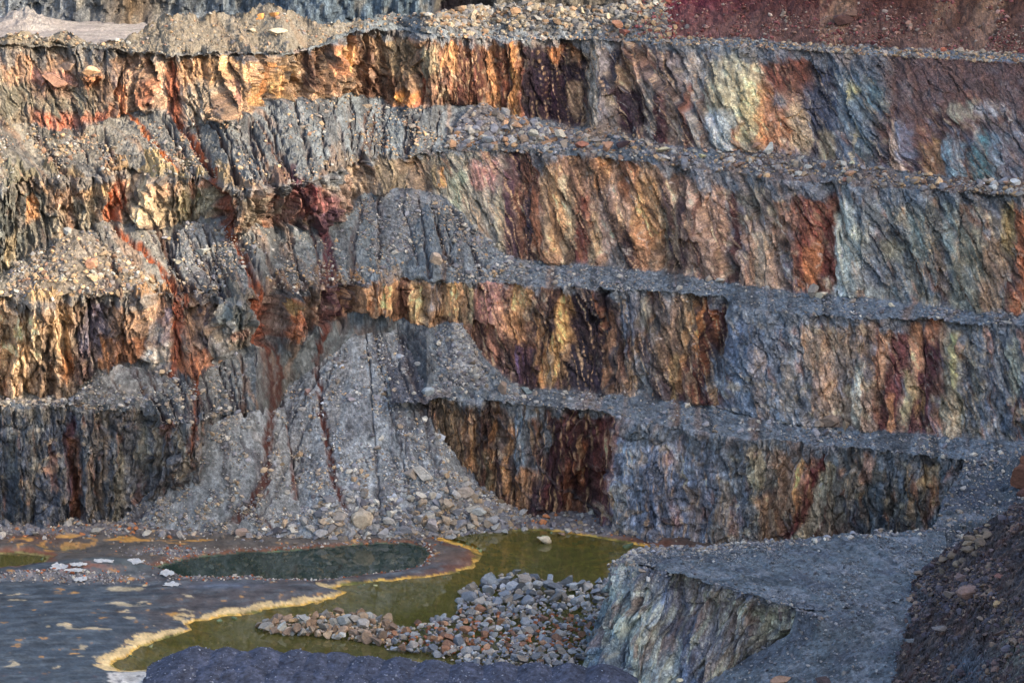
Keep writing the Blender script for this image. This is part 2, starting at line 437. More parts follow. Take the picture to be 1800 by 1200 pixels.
def _gul(n, x0, x1, top, bot, sl0, sl1, w=(1.6, 3.2), al=(.45, .8)):  # dark gullies: grooves whose shade is painted into the colour as well
    for _ in range(n):
        x = _r.uniform(x0, x1); a = np.interp(x, [p[0] for p in top], [p[1] for p in top]) + _r.uniform(-4, 14)
        f = (x - x0) / (x1 - x0); sl = sl0 + (sl1 - sl0) * f + _r.uniform(-.12, .12); pts = [(x, a)]; y = a
        for k in range(7):
            y += _r.uniform(12, 22); x += sl * 17 + _r.uniform(-4, 4)
            if y > np.interp(x, [p[0] for p in bot], [p[1] for p in bot]) + 8: break
            pts.append((x, y))
        if len(pts) > 2: CH.append((pts, _r.uniform(*w), _r.uniform(.3, .7), _r.choice([(56,52,58),(64,56,58),(74,56,50)]), _r.uniform(*al)))
_gul(26, 40, 640, T1, C2, .75, .15)
_gul(8, 640, 800, T1, C2, -.1, -.4)
_gul(22, 130, 600, T2, C3, .75, .15)
_gul(7, 640, 800, T2, C3, -.2, .5)
_gul(16, 180, 470, T3, C4, .7, .0)
for _x in (520, 548, 655, 690, 730, 800, 835):
    CH.append(([(640 + (_x - 640) * .25, 560), (_x, 700), (640 + (_x - 640) * 1.7, 850), (640 + (_x - 640) * 2.1, 915)], 2.6, .4, (70, 68, 74), .5))  # fan gullies, groove shade painted into the scree colour
def channels(px, py, C, D):
    wx = px + 5 * fbm(px / 14, py / 22, 0, 3, 61); wy = py
    for pts, w, dep, c, al in CH:
        x0 = min(p[0] for p in pts) - 60; x1 = max(p[0] for p in pts) + 60
        y0 = min(p[1] for p in pts) - 60; y1 = max(p[1] for p in pts) + 60
        m = (px > x0) & (px < x1) & (py > y0) & (py < y1)
        if not m.any(): continue
        d, t = polyd(wx[m], wy[m], pts)
        ww = w * (0.7 + .6 * t) * (1 + .5 * perlin(px[m] / 9, py[m] / 12, 0, 62))
        k = np.exp(-(d / np.maximum(ww, 1)) ** 2 * 1.2)
        if D is not None: D[m] -= dep * k
        kc = np.exp(-(d / np.maximum(ww * 1.15, 1)) ** 4)
        kk = np.clip(kc * al * 1.1 * (1 + .9 * fbm(px[m] / 6, py[m] / 10, 0, 3, 63)), 0, 1)[..., None]
        C[m] = C[m] * (1 - kk) + lin(c) * kk
    return C, D

# ---- loose slopes between the faces: vertical displacement
slk = np.select([KK == 0, KK == 3, KK == 5, KK == 7], [interp([(0,-2),(500,2),(900,0)], xs) + 0 * X, interp([(0,5.5),(420,5.5),(600,1.5),(700,-2),(900,0)], xs) + 0 * X, interp([(0,1),(130,3.5),(400,3.5),(590,0.5),(620,0),(720,-2),(900,-3)], xs) + 0 * X, interp([(0,1),(200,2),(350,3),(560,0),(640,-1),(760,-3),(900,-3)], xs) + 0 * X], 0 * X)
dirx = U - slk * TT * (1 + .15 * fbm(U / 8, Z / 8, 0, 2, 50)) + .9 * fbm(X / 6, Z / 3, 0, 3, 49)
Gd = 0.6 * fbm(dirx / 4.2, Z / 18, 0, 3, 51) - 0.5 * np.exp(-np.abs(perlin((dirx + warp) / 3.4, Z / 16, 0, 52)) / .05) * sst(-.3, .2, perlin(X / 7, Z / 5, 1, 56))
steep = sst(.25, .6, np.select([KK == 0, KK == 3, KK == 5, KK == 7], [sT, s1, s2, s3], 0 * X + .05))
Gd = Gd * (steep * sst(-.05, .25, TT * (1 - TT) * 2 + .1)) + 0.22 * fbm(X / 1.3, Y / 1.3, Z / 1.3, 4, 53)
g1, ge, gi = facet(X / .7, (Y + Z) / .7, 54, 1.4)
g2, _, gi2 = facet(X / .3, (Y + Z) / .3, 55, 1.4)
Gd += .22 * g1 + .16 * g2
Gd += np.where(KK == 3, 1, 0) * sst(780, 860, wpx) * .5 * np.maximum(o2, 0)

# ================================================================ COLOUR OF THE WALL
def cstops(stops, x):
    a = np.array([s[0] for s in stops], float)
    c = np.array([lin(s[1]) for s in stops])
    return np.stack([np.interp(x, a, c[:, k]) for k in range(3)], -1)

SLATE=(98,106,120); BLUE=(104,118,136); DK=(48,44,52); PURP=(66,44,54); RUST=(128,70,44); RED=(104,54,48)
ORG=(196,118,56); OCH=(205,150,84); TAN=(188,156,118); CRM=(206,188,146); OLV=(134,126,100); PALE=(168,170,162)
GRN=(112,118,102); BRN=(104,76,58); PINK=(178,136,116); GRV=(122,120,124); DKB=(70,76,88); WHT=(206,204,200)
base_face = {
 2: [(0,OLV),(120,(150,128,100)),(220,(150,120,90)),(300,TAN),(420,(186,150,106)),(500,(150,122,84)),(600,(160,128,90)),(700,(128,104,76)),(780,BRN),(880,(120,78,48)),(925,DK),(1010,(58,44,50)),(1040,(150,140,120)),(1090,(92,80,74)),(1150,(110,94,84)),(1230,(120,120,118)),(1300,(176,168,138)),(1350,(150,110,80)),(1410,(88,70,66)),(1470,DKB),(1520,(92,104,106)),(1560,(84,60,58)),(1680,(88,66,62)),(1800,(96,84,84))],
 4: [(0,(96,100,92)),(100,(140,126,98)),(200,(150,120,92)),(260,(176,154,112)),(350,(160,148,116)),(420,(130,108,84)),(520,(110,84,78)),(620,(116,108,98)),(720,(126,116,92)),(810,(140,140,118)),(880,(120,108,96)),(910,(104,74,60)),(960,(150,112,76)),(1040,(160,126,96)),(1120,(170,132,88)),(1200,(150,120,96)),(1290,(150,118,100)),(1340,(124,108,96)),(1420,(122,78,60)),(1475,(124,84,64)),(1490,(140,146,142)),(1560,(112,118,116)),(1680,(104,104,98)),(1800,(110,94,78))],
 6: [(0,(196,164,118)),(120,(176,148,112)),(170,(118,108,108)),(240,(158,124,90)),(320,(140,104,76)),(400,(120,124,118)),(480,(120,100,88)),(560,(130,104,84)),(660,(176,134,88)),(760,(170,134,90)),(850,(146,108,90)),(930,(120,88,66)),(1000,(100,76,60)),(1050,(66,58,62)),(1110,(104,100,98)),(1200,(112,92,72)),(1270,(92,58,42)),(1300,(108,124,144)),(1400,(120,126,134)),(1460,(146,124,102)),(1560,(140,112,94)),(1640,(128,84,66)),(1680,(132,126,106)),(1740,(92,98,108)),(1800,(96,100,106))],
 8: [(0,(92,102,112)),(100,(88,98,110)),(200,(98,104,108)),(330,(106,108,110)),(600,(96,94,90)),(770,(84,72,60)),(860,(96,76,60)),(930,(104,100,96)),(970,(74,50,52)),(1070,(86,52,52)),(1090,(120,134,150)),(1240,(118,130,146)),(1340,(130,126,120)),(1400,(152,114,84)),(1450,(110,72,60)),(1500,(112,106,96)),(1650,(92,94,94)),(1800,(70,74,82))],
}
# mineral stains: face, x at top, x at bottom, half width, t0, t1, colour, alpha
ST = [
 (2,60,60,60,.0,.5,(186,140,92),.5),(2,90,90,34,.3,.65,(176,122,96),.8),(2,60,90,90,.5,.85,(104,108,90),.6),(2,110,130,70,.85,1,(190,112,72),.8),(2,158,158,14,.25,.5,(206,140,84),.9),
 (2,215,222,10,.5,1,ORG,.7),(2,296,304,13,.15,1,(160,84,40),.85),(2,262,262,12,.4,.9,(190,110,60),.6),(2,335,330,20,0,.45,(206,160,104),.7),(2,425,425,18,.0,.4,(222,172,110),.8),(2,385,385,36,.0,.42,(214,168,104),.8),(2,350,345,20,.4,1,(150,148,128),.6),
 (2,410,410,14,.45,.8,(160,106,90),.6),(2,472,470,12,.1,.85,(204,134,56),.9),(2,497,497,8,.2,1,(216,164,88),.8),(2,452,455,8,.3,.9,(206,160,80),.6),(2,520,520,4,.2,.9,(206,176,120),.7),(2,548,552,12,0,.8,(80,56,44),.8),(2,566,570,10,.0,.9,(100,70,50),.6),(2,590,586,12,.0,.6,(200,138,86),.9),(2,608,604,12,.2,1,(214,158,86),.8),
 (2,640,650,18,.2,1,(92,64,46),.6),(2,700,700,30,.1,.55,(140,124,88),.6),(2,668,670,24,.6,1,(88,60,44),.8),(2,697,700,6,.78,1,(208,132,36),.9),(2,716,718,10,.8,1,(200,126,44),.8),(2,737,735,5,.55,1,(160,80,40),.7),(2,755,762,16,.1,.55,(132,132,104),.6),
 (2,790,792,10,.05,.45,(200,148,84),.8),(2,812,812,14,.3,1,(84,40,34),.7),(2,843,842,8,.2,.95,(84,42,36),.7),(2,862,866,7,.0,1,(200,140,76),.7),(2,880,886,8,.3,.9,(110,52,34),.6),(2,902,906,7,0,1,(216,148,66),.85),(2,915,918,5,.2,1,(190,110,50),.6),
 (2,945,945,24,.08,1,(50,38,50),.9),(2,975,980,34,.45,1,(56,34,46),.9),(2,1000,1000,18,.35,.95,(40,30,42),.8),(2,972,972,14,.05,.25,(176,112,50),.85),(2,1003,1003,8,.0,.3,(170,120,70),.7),(2,1003,1005,12,.5,.9,(186,150,104),.75),
 (2,1035,1040,12,0,1,(170,166,146),.7),(2,1056,1058,8,.1,.9,(130,128,130),.6),(2,1075,1070,8,.1,.6,(52,54,66),.8),(2,1100,1098,14,.1,.5,(170,130,84),.6),(2,1098,1105,20,.5,.95,(62,38,46),.85),(2,1126,1120,12,.05,.4,(180,140,110),.6),(2,1146,1144,9,.4,1,(150,144,128),.7),(2,1162,1158,9,.45,1,(72,40,48),.9),(2,1182,1182,10,.4,1,(168,138,108),.7),
 (2,1215,1210,16,0,.4,(156,152,138),.5),(2,1212,1208,7,.4,1,(120,74,52),.7),(2,1228,1226,5,.4,1,(168,160,140),.6),(2,1240,1240,6,.5,1,(104,62,46),.7),(2,1290,1280,44,.1,.62,(172,162,128),.8),(2,1272,1270,26,.6,1,(186,196,196),.85),(2,1300,1305,7,.7,1,(160,92,48),.8),(2,1325,1325,18,.3,.9,(192,172,118),.7),
 (2,1345,1340,10,.35,.9,(196,120,60),.7),(2,1375,1375,40,.0,.38,(104,56,42),.8),(2,1370,1368,22,.5,.88,(176,114,68),.8),(2,1400,1404,16,.5,.95,(176,150,112),.7),(2,1440,1440,24,.0,.8,(62,66,82),.85),(2,1420,1420,10,.3,.7,(60,64,82),.5),(2,1450,1452,14,.75,1,(160,138,100),.7),
 (2,1500,1500,32,.2,.7,(88,104,114),.7),(2,1550,1530,20,.0,.5,(96,120,124),.6),(2,1500,1500,10,.3,.42,(170,160,90),.5),(2,1592,1588,10,.2,.42,WHT,.85),(2,1650,1628,14,.26,.4,(176,172,182),.7),(2,1600,1560,10,.2,.45,(130,126,150),.5),(2,1575,1575,12,.55,1,(176,152,132),.75),(2,1590,1595,16,.55,.9,(112,120,140),.7),(2,1640,1640,20,.75,1,(124,92,56),.8),
 (2,1690,1690,24,.38,.52,(150,150,126),.7),(2,1735,1735,16,.34,.48,(140,146,150),.6),(2,1730,1735,22,.6,1,(62,108,116),.8),(2,1690,1680,20,.65,1,(120,148,160),.8),(2,1775,1775,20,.15,.4,(140,150,160),.6),(2,1700,1695,10,.2,.35,(150,90,66),.5),(2,1770,1770,30,.5,1,(112,122,134),.6),(2,1515,1495,4,.6,1,(170,150,110),.5),
 (4,50,50,60,.1,.9,(88,96,90),.6),(4,55,55,10,.3,.6,(206,150,84),.8),(4,25,20,10,.6,.95,(190,170,120),.6),(4,130,120,40,0,.5,(186,150,112),.6),(4,150,150,20,.4,1,(140,140,118),.6),(4,70,70,30,.0,.2,(200,160,110),.6),(4,190,188,7,.3,1,(190,102,40),.85),(4,208,206,12,.2,1,(156,84,44),.85),(4,165,165,16,.1,.4,(200,170,110),.6),(4,262,258,17,0,.5,(206,186,136),.7),(4,290,290,20,0,.4,(196,156,112),.7),(4,250,245,20,.5,1,(180,168,130),.6),(4,345,348,14,.0,.4,(196,144,104),.8),(4,358,352,13,.25,.85,(206,204,168),.8),(4,320,318,12,.3,1,(184,172,124),.7),
 (4,385,385,12,0,1,(124,64,40),.8),(4,405,405,12,.2,1,(124,66,40),.8),(4,440,440,20,.2,1,(122,116,96),.6),(4,485,487,6,.1,.5,(150,76,46),.6),(4,540,555,26,0,.7,(116,52,48),.75),(4,578,580,10,.4,.9,(120,72,72),.6),(4,565,575,14,.7,1,(62,42,58),.8),(4,610,605,16,.0,1,(140,116,96),.5),(4,640,640,20,0,1,(150,128,96),.5),(4,690,690,24,0,1,(140,126,92),.6),
 (4,735,735,22,.3,1,(150,124,92),.6),(4,780,780,6,.4,.8,(210,146,60),.85),(4,762,765,6,.3,.9,(150,130,84),.7),(4,806,806,9,.3,1,(152,164,132),.75),(4,850,845,24,.1,.45,(184,128,110),.8),(4,850,850,30,.45,1,(130,128,112),.6),(4,893,893,9,0,1,(72,48,58),.85),(4,882,878,10,.4,1,(150,144,112),.6),(4,915,915,10,0,1,(96,58,40),.7),(4,930,930,7,.4,1,(48,42,56),.85),(4,945,945,9,0,.9,(156,94,52),.8),(4,962,962,6,0,.8,(212,180,130),.8),(4,957,957,5,.4,1,(56,46,48),.6),(4,977,977,12,.1,.9,(206,160,98),.8),(4,995,998,8,.2,1,(204,184,134),.8),
 (4,1020,1018,12,.35,1,(124,62,46),.85),(4,1010,1010,9,0,.4,(150,110,74),.6),(4,1005,1000,4,.1,1,(60,44,40),.6),(4,1050,1050,16,0,.3,(196,138,74),.8),(4,1066,1066,18,.3,.9,(196,162,132),.85),(4,1045,1042,8,.5,1,(180,160,110),.6),(4,1095,1095,16,.35,.7,(176,142,110),.7),(4,1090,1085,22,.75,1,(120,126,124),.7),(4,1086,1086,9,0,.35,(84,52,40),.6),(4,1100,1100,18,0,.3,(150,96,54),.6),(4,1135,1130,20,.12,.75,(214,160,92),.85),(4,1128,1118,16,.6,1,(204,144,90),.7),(4,1102,1105,8,.6,1,(60,46,54),.8),(4,1165,1165,7,.1,.9,(58,52,62),.75),(4,1160,1160,5,.4,1,(176,160,120),.6),(4,1178,1178,5,.2,1,(170,150,116),.6),(4,1190,1190,9,.3,1,(84,64,62),.7),
 (4,1212,1212,12,.05,.9,(196,156,122),.7),(4,1240,1240,12,.05,.9,(186,152,124),.6),(4,1262,1262,8,.2,1,(170,128,98),.7),(4,1226,1226,4,.2,1,(112,66,46),.6),(4,1282,1283,6,.1,1,(86,46,42),.85),(4,1310,1310,22,.0,.35,(110,112,104),.6),(4,1330,1335,20,.5,.95,(164,140,112),.7),(4,1360,1360,14,.5,1,(166,130,104),.6),(4,1320,1318,10,.6,1,(150,104,74),.6),(4,1372,1372,12,.2,.6,(146,104,76),.5),(4,1435,1435,34,.1,.9,(124,60,42),.8),(4,1425,1425,12,.55,.9,(186,112,54),.7),(4,1450,1448,12,.3,.9,(108,50,40),.6),
 (4,1487,1478,13,0,1,(168,176,166),.85),(4,1512,1500,18,.3,.9,(140,148,142),.6),(4,1530,1530,24,.0,.3,(104,112,118),.6),(4,1570,1570,18,.5,.68,(206,196,146),.7),(4,1515,1515,14,.35,.5,(180,180,150),.5),(4,1550,1550,40,.3,.9,(92,98,112),.45),(4,1610,1610,14,.2,.6,(130,140,130),.5),(4,1640,1660,8,.5,1,(120,96,84),.6),(4,1668,1668,14,0,.5,(150,166,160),.5),(4,1700,1700,30,.3,1,(112,112,92),.5),(4,1745,1745,14,.4,1,(150,118,88),.6),(4,1792,1788,9,.1,1,(160,90,48),.85),(4,1776,1774,5,.2,1,(84,52,44),.8),(4,1772,1770,9,0,.5,(170,144,84),.6),
 (6,10,10,14,0,.3,(228,190,136),.8),(6,55,50,16,.1,.35,(206,172,110),.7),(6,30,25,20,.2,.7,(224,188,132),.7),(6,62,62,12,.25,.6,(230,206,160),.7),(6,110,106,12,.1,.6,(220,186,130),.7),(6,85,85,9,.3,1,(84,72,64),.6),(6,115,115,11,.55,.8,(196,130,66),.9),(6,140,140,7,.3,1,(90,74,72),.6),(6,165,165,24,.1,.7,(112,110,126),.7),(6,140,150,16,.6,1,(120,90,74),.5),(6,192,190,7,.55,1,(190,130,70),.8),(6,230,235,36,.6,1,(168,112,66),.8),(6,215,210,14,.15,.5,(206,160,112),.7),(6,255,250,14,.1,.5,(196,160,118),.6),(6,268,270,12,.4,.7,(136,142,140),.6),(6,278,276,16,.7,1,(206,200,176),.8),(6,288,288,8,.2,.7,(150,140,150),.5),
 (6,317,305,12,0,1,(150,74,34),.9),(6,325,325,36,.78,1,(176,108,58),.85),(6,350,345,16,0,.5,(196,150,100),.7),(6,362,364,5,.2,.8,(72,76,90),.7),(6,378,378,8,.1,.5,(180,140,90),.5),(6,425,425,26,.0,.7,(112,128,126),.7),(6,412,412,5,.3,.6,(206,210,196),.6),(6,435,432,26,.55,1,(172,160,134),.6),(6,425,425,14,.6,.8,(170,110,86),.5),(6,462,462,12,0,1,(156,82,46),.85),(6,478,480,16,.3,1,(104,60,46),.8),(6,492,490,8,.2,.9,(130,118,104),.7),(6,514,516,15,.1,.95,(164,96,46),.8),(6,512,512,12,.15,.4,(150,140,80),.5),(6,540,540,12,.1,.9,(112,88,76),.6),(6,556,556,12,.1,.8,(140,120,96),.6),(6,583,583,8,0,1,(70,52,60),.6),
 (6,607,607,10,0,.9,(196,146,92),.8),(6,620,620,5,0,1,(80,58,50),.7),(6,636,636,12,0,.9,(200,150,96),.7),(6,680,676,14,0,.7,(222,162,92),.85),(6,662,662,8,.1,.9,(190,140,84),.6),(6,700,700,9,.2,1,(90,58,42),.8),(6,712,712,6,.0,1,(112,74,50),.7),(6,732,736,13,.1,.9,(206,176,116),.8),(6,752,752,9,.2,1,(150,126,96),.6),(6,768,766,9,0,.7,(130,126,124),.7),(6,797,790,14,0,.9,(212,166,102),.85),(6,818,812,8,0,.8,(92,86,62),.8),(6,831,826,6,0,.7,(160,150,104),.7),(6,862,862,26,.0,.42,(176,126,110),.85),(6,845,842,14,.3,.7,(120,70,60),.6),(6,880,876,10,.2,.7,(180,130,92),.7),(6,860,865,26,.55,1,(84,54,52),.7),(6,855,862,8,.5,.95,(176,122,90),.6),
 (6,918,912,18,.0,.3,(216,164,96),.85),(6,905,900,16,.3,.6,(196,142,80),.7),(6,890,895,12,.5,1,(50,42,54),.7),(6,922,918,14,.6,1,(62,44,60),.85),(6,903,900,4,.55,.85,(110,94,150),.6),(6,938,936,6,.3,.8,(70,54,50),.7),(6,950,940,8,.3,.9,(196,146,88),.75),(6,978,940,11,.0,1,(58,40,44),.85),(6,1000,960,14,.05,.95,(218,168,88),.92),(6,960,948,5,.4,1,(206,150,84),.8),(6,975,962,7,.6,.95,(150,140,120),.6),(6,1010,990,5,.3,.9,(196,150,88),.6),(6,1030,1015,24,.05,1,(44,40,50),.9),(6,1050,1040,14,.3,1,(50,40,50),.8),(6,1062,1057,6,.2,.9,(200,140,86),.8),(6,1046,1044,4,.0,.5,(176,110,60),.6),(6,1085,1075,9,.2,.95,(80,60,60),.6),
 (6,1105,1100,20,.0,.45,(112,122,132),.8),(6,1128,1122,10,.1,.35,(176,166,130),.6),(6,1080,1078,8,.5,1,(150,116,84),.6),(6,1160,1085,5,.15,1,(150,120,84),.8),(6,1165,1150,14,.1,.5,(128,126,118),.6),(6,1180,1160,10,.3,.7,(160,130,90),.6),(6,1130,1128,20,.65,1,(128,136,134),.7),(6,1105,1100,16,.75,1,(130,106,80),.6),(6,1206,1196,14,.0,.4,(110,96,70),.6),(6,1215,1195,6,.1,.9,(196,138,66),.7),(6,1190,1185,7,.6,1,(176,146,84),.7),(6,1243,1230,12,.05,.9,(98,50,34),.85),(6,1232,1222,6,.05,.6,(204,130,48),.9),(6,1262,1245,10,.0,1,(86,48,42),.85),(6,1250,1240,5,.1,.7,(176,100,44),.7),(6,1215,1205,6,.5,1,(90,50,40),.7),
 (6,1284,1254,6,.05,.5,(190,160,130),.6),(6,1300,1285,22,.05,.55,(92,106,128),.6),(6,1280,1262,20,.55,.85,(140,156,166),.65),(6,1340,1340,14,.3,1,(150,126,108),.5),(6,1330,1325,8,.1,.5,(72,84,104),.5),(6,1375,1380,10,.1,.6,(84,94,112),.5),(6,1390,1390,10,.5,.9,(150,132,110),.5),(6,1430,1430,22,.1,.5,(176,138,98),.6),(6,1455,1440,16,.4,.9,(156,120,96),.5),(6,1500,1440,8,.05,.8,(176,136,100),.6),(6,1475,1475,14,.3,.6,(122,122,124),.5),(6,1520,1500,10,.4,.9,(168,168,150),.5),(6,1550,1535,10,.0,.6,(196,142,100),.7),(6,1540,1535,4,.0,.9,(120,72,54),.6),(6,1590,1552,17,.12,1,(98,54,52),.9),(6,1572,1560,6,.7,1,(196,130,70),.7),(6,1612,1598,10,.0,.7,(196,140,98),.75),(6,1602,1592,7,.5,.9,(170,160,110),.5),(6,1638,1610,15,.15,1,(78,42,46),.9),(6,1630,1625,10,.0,.2,(196,130,90),.7),(6,1615,1612,6,.65,.85,(190,140,70),.6),
 (6,1655,1655,12,.0,.2,(176,150,124),.6),(6,1670,1665,14,.1,.9,(128,126,104),.6),(6,1675,1678,6,.1,.5,(186,176,110),.7),(6,1662,1672,6,.5,1,(186,160,124),.75),(6,1700,1695,8,.3,1,(80,86,98),.6),(6,1760,1750,5,.2,1,(140,144,144),.4),(6,1785,1780,8,.1,.6,(140,150,130),.4),
 (8,20,20,6,.1,.6,(150,154,140),.5),(8,60,55,8,.0,.8,(120,124,112),.5),(8,30,25,10,.4,1,(60,72,78),.6),(8,122,124,8,.05,.7,(96,60,68),.7),(8,132,134,8,.3,1,(146,94,58),.85),(8,125,127,5,.4,1,(86,50,40),.7),(8,165,160,9,.0,.9,(118,110,96),.5),(8,148,146,8,.3,.9,(72,86,96),.6),(8,190,185,6,.2,1,(140,120,90),.5),(8,215,212,7,.3,1,(136,132,108),.5),(8,245,240,8,.0,.5,(136,140,124),.5),(8,270,268,10,.1,.5,(160,140,100),.5),(8,290,290,10,.0,.2,(150,100,84),.6),(8,235,235,6,.5,1,(56,60,70),.6),(8,320,318,6,.1,.6,(170,160,130),.5),
 (8,790,800,20,.0,.5,(100,84,60),.7),(8,822,826,8,.1,.6,(196,142,78),.6),(8,845,848,9,.1,.8,(70,48,42),.8),(8,866,868,5,.1,.9,(200,140,70),.7),(8,880,884,9,.5,1,(66,46,44),.7),(8,855,862,8,.4,1,(96,90,64),.6),(8,896,894,6,.2,.8,(190,140,80),.7),(8,920,916,14,.05,.6,(104,124,136),.75),(8,925,920,16,.6,1,(196,142,86),.75),(8,940,938,5,.15,.55,(176,120,86),.7),(8,953,948,12,.1,.5,(118,128,132),.7),(8,958,946,16,.45,1,(58,40,48),.85),(8,985,960,9,.15,1,(62,36,42),.85),(8,1030,985,34,.05,1,(84,44,44),.8),(8,1020,1010,5,.3,.8,(190,110,52),.75),(8,1052,1030,6,.1,.8,(112,58,46),.6),(8,1000,990,7,.5,.9,(160,96,56),.6),(8,1070,1040,7,.0,.9,(120,66,50),.6),(8,1060,1000,14,.85,1,(150,100,60),.7),
 (8,1120,1110,18,.1,.5,(124,140,150),.6),(8,1200,1200,22,.05,.35,(132,144,150),.5),(8,1160,1150,12,.3,.8,(84,96,116),.5),(8,1105,1095,12,.6,1,(150,150,136),.5),(8,1220,1215,12,.5,1,(146,124,98),.6),(8,1270,1262,12,.4,1,(140,120,98),.6),(8,1330,1322,12,.1,.4,(176,166,130),.6),(8,1310,1300,9,.2,.8,(80,92,112),.5),(8,1360,1350,22,.5,1,(170,122,76),.6),(8,1390,1360,26,.05,.6,(168,128,96),.7),(8,1410,1400,6,.1,.7,(206,150,80),.7),(8,1435,1390,10,.1,.9,(150,100,74),.7),(8,1460,1382,10,.0,1,(98,48,46),.92),(8,1478,1402,13,.05,1,(186,174,148),.85),(8,1500,1440,14,.3,1,(140,126,104),.6),(8,1525,1520,10,.0,.3,(176,130,106),.5),(8,1540,1535,16,.3,.7,(84,104,120),.5),(8,1600,1598,5,.05,.6,(180,144,100),.7),(8,1632,1630,12,.05,.3,(206,170,114),.7),(8,1660,1660,26,.1,.6,(110,126,134),.5),(8,1640,1636,5,.2,.5,(180,116,60),.6),(8,1580,1575,22,.6,1,(58,54,60),.6),(8,1500,1500,20,.5,.8,(66,64,70),.5),
]

C = np.zeros(W.shape)
# streak noises
sn1 = fbm(U / .5 + .1 * Z, Z / 5.5, 0, 4, 71)
sn2 = fbm(U / .9, Z / 3.0, 0, 4, 72)
sn3 = fbm(U / 2.5, Z / 3.5, 0, 4, 73)
blot = fbm(U / 1.1, Z / 1.1, Y / 3, 4, 74)
wxp = wpx + 9 * sn3 + 3.5 * sn1
wtp = TT + .07 * sn2 + .05 * sn3
for k in (2, 4, 6, 8):
    m = (KK == k)
    # rows beside the face take its colour too, so that the blend below has no seam
    c = cstops(base_face[k], wxp[m] + 14 * sn2[m])
    C[m] = c
# broad mottling in hue
def mixc(C, m, w, col):
    w = np.clip(w, 0, 1)[..., None]
    C[m] = C[m] * (1 - w[m]) + lin(col) * w[m]
facem = isface > .5
mixc(C, facem, .6 * sst(.15, .7, blot) , (178,160,126))
mixc(C, facem, .6 * sst(.2, .8, -sn2), (74,72,80))
mixc(C, facem, .5 * sst(.1, .6, fbm(U / 1.6, Z / 2.6, 0, 4, 75)) * (wpx > 1240), (88,104,124))
mixc(C, facem, .5 * sst(.25, .8, fbm(U / .8, Z / 3.6, 0, 4, 76)), (158,98,56))
mixc(C, facem, .4 * sst(.1, .6, fbm(U / 2.1, Z / 2.1, 0, 4, 79)) * (wpx < 640), (120,126,118))
for (k, xt, xb, hw, t0, t1, c, al) in ST:
    jm = np.where(np.abs(xs - (xt + xb) / 2) < abs(xt - xb) / 2 + hw * 2 + 40)[0]
    if len(jm) == 0: continue
    a, b = jm[0], jm[-1] + 1
    r0, r1 = bounds[k], bounds[k + 1]
    sl = (slice(r0, r1), slice(a, b))
    t = TT[sl]; cx = xt + (xb - xt) * t
    d = np.abs(wxp[sl] - cx) / hw
    w = (1 - sst(.75, 1.25, d)) * sst(t0 - .04, t0 + .05, wtp[sl]) * (1 - sst(t1 - .05, t1 + .05, wtp[sl]))
    if t1 >= 1: w = (1 - sst(.75, 1.25, d)) * sst(t0 - .04, t0 + .05, wtp[sl])
    if t0 <= 0: w = (1 - sst(.75, 1.25, d)) * ((1 - sst(t1 - .05, t1 + .05, wtp[sl])) if t1 < 1 else 1)
    w = np.clip(w * al * (1 + .55 * sn1[sl]), 0, 1)[..., None]
    C[sl] = C[sl] * (1 - w) + lin(c) * w

# fine upright streaks: manganese black and iron orange run down from the crests
run = sst(.22, .7, fbm(U / .24, Z / 12.0, 0, 3, 77)) * (.35 + .3 * sn3)
smooth_zone = sst(640, 800, wpx) * (1 - .6 * sst(1240, 1300, wpx))
C = np.where(facem[..., None], C * (1 - .10 * dz_)[..., None], C)
bigrun = sst(.05, .5, fbm(U / .8 + 9, Z / 14, 0, 4, 86) + .25 * sn1)
mixc(C, facem, .68 * bigrun * dz_ * (1 - .5 * (KK == 2) * (wpx < 920)), (50,36,38))
mixc(C, facem, .62 * run * smooth_zone, (46,34,36))
run2 = sst(.32, .7, fbm(U / .18 + 40, Z / 7.0, 0, 3, 78)) * smooth_zone
mixc(C, facem, .55 * run2, (216,176,120))
veins = np.exp(-np.abs(fbm(U / 2.0, Z / 4.0, 5, 4, 80)) / .018) * sst(.0, .4, sn2)
mixc(C, facem, .55 * veins * (.4 + .6 * (wpx > 1050)), (204,198,180))
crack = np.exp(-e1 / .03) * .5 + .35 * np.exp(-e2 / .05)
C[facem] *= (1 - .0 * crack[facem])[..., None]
C[..., 1] *= 1 - .06 * (1 - sst(1200, 1300, wpx))
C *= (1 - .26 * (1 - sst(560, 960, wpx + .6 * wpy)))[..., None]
# per-block tint
fine = fbm(U / .35, Z / .7, 0, 3, 85)
C = np.where(facem[..., None], C * np.clip(1 + .55 * fine + .3 * sn1, .25, 1.9)[..., None], C)
tint = (1 + (.5 * (idr(i2, 5) - .5) + .45 * (idr(i3, 5) - .5)))[..., None]
C = np.where(facem[..., None], C * tint, C)

# loose material
GC = cstops([(0,(112,108,100)),(260,(106,105,102)),(480,(101,105,107)),(640,(100,108,114)),(900,(106,112,118)),(1800,(98,108,119))], wpx + 20 * sn3)
gv = fbm(X / 1.6, Y / 1.6, Z / 2, 4, 81)
dk = fbm(dirx / 2.0, Z / 12, 0, 4, 82)
GC = GC * (1 + .28 * gv)[..., None]
w = np.clip(.75 * sst(.0, .6, dk), 0, 1)[..., None] * (KK != 1)[..., None]
GC = GC * (1 - w) + lin((66,68,72)) * w
w = np.clip(.45 * sst(.2, .8, fbm(dirx / 2, Z / 8, 3, 3, 83)), 0, 1)[..., None]
GC = GC * (1 - w) + lin((136,104,80)) * w
GC *= (1 + .5 * (idr(gi, 4) - .5) + .6 * (idr(gi2, 4) - .5))[..., None]
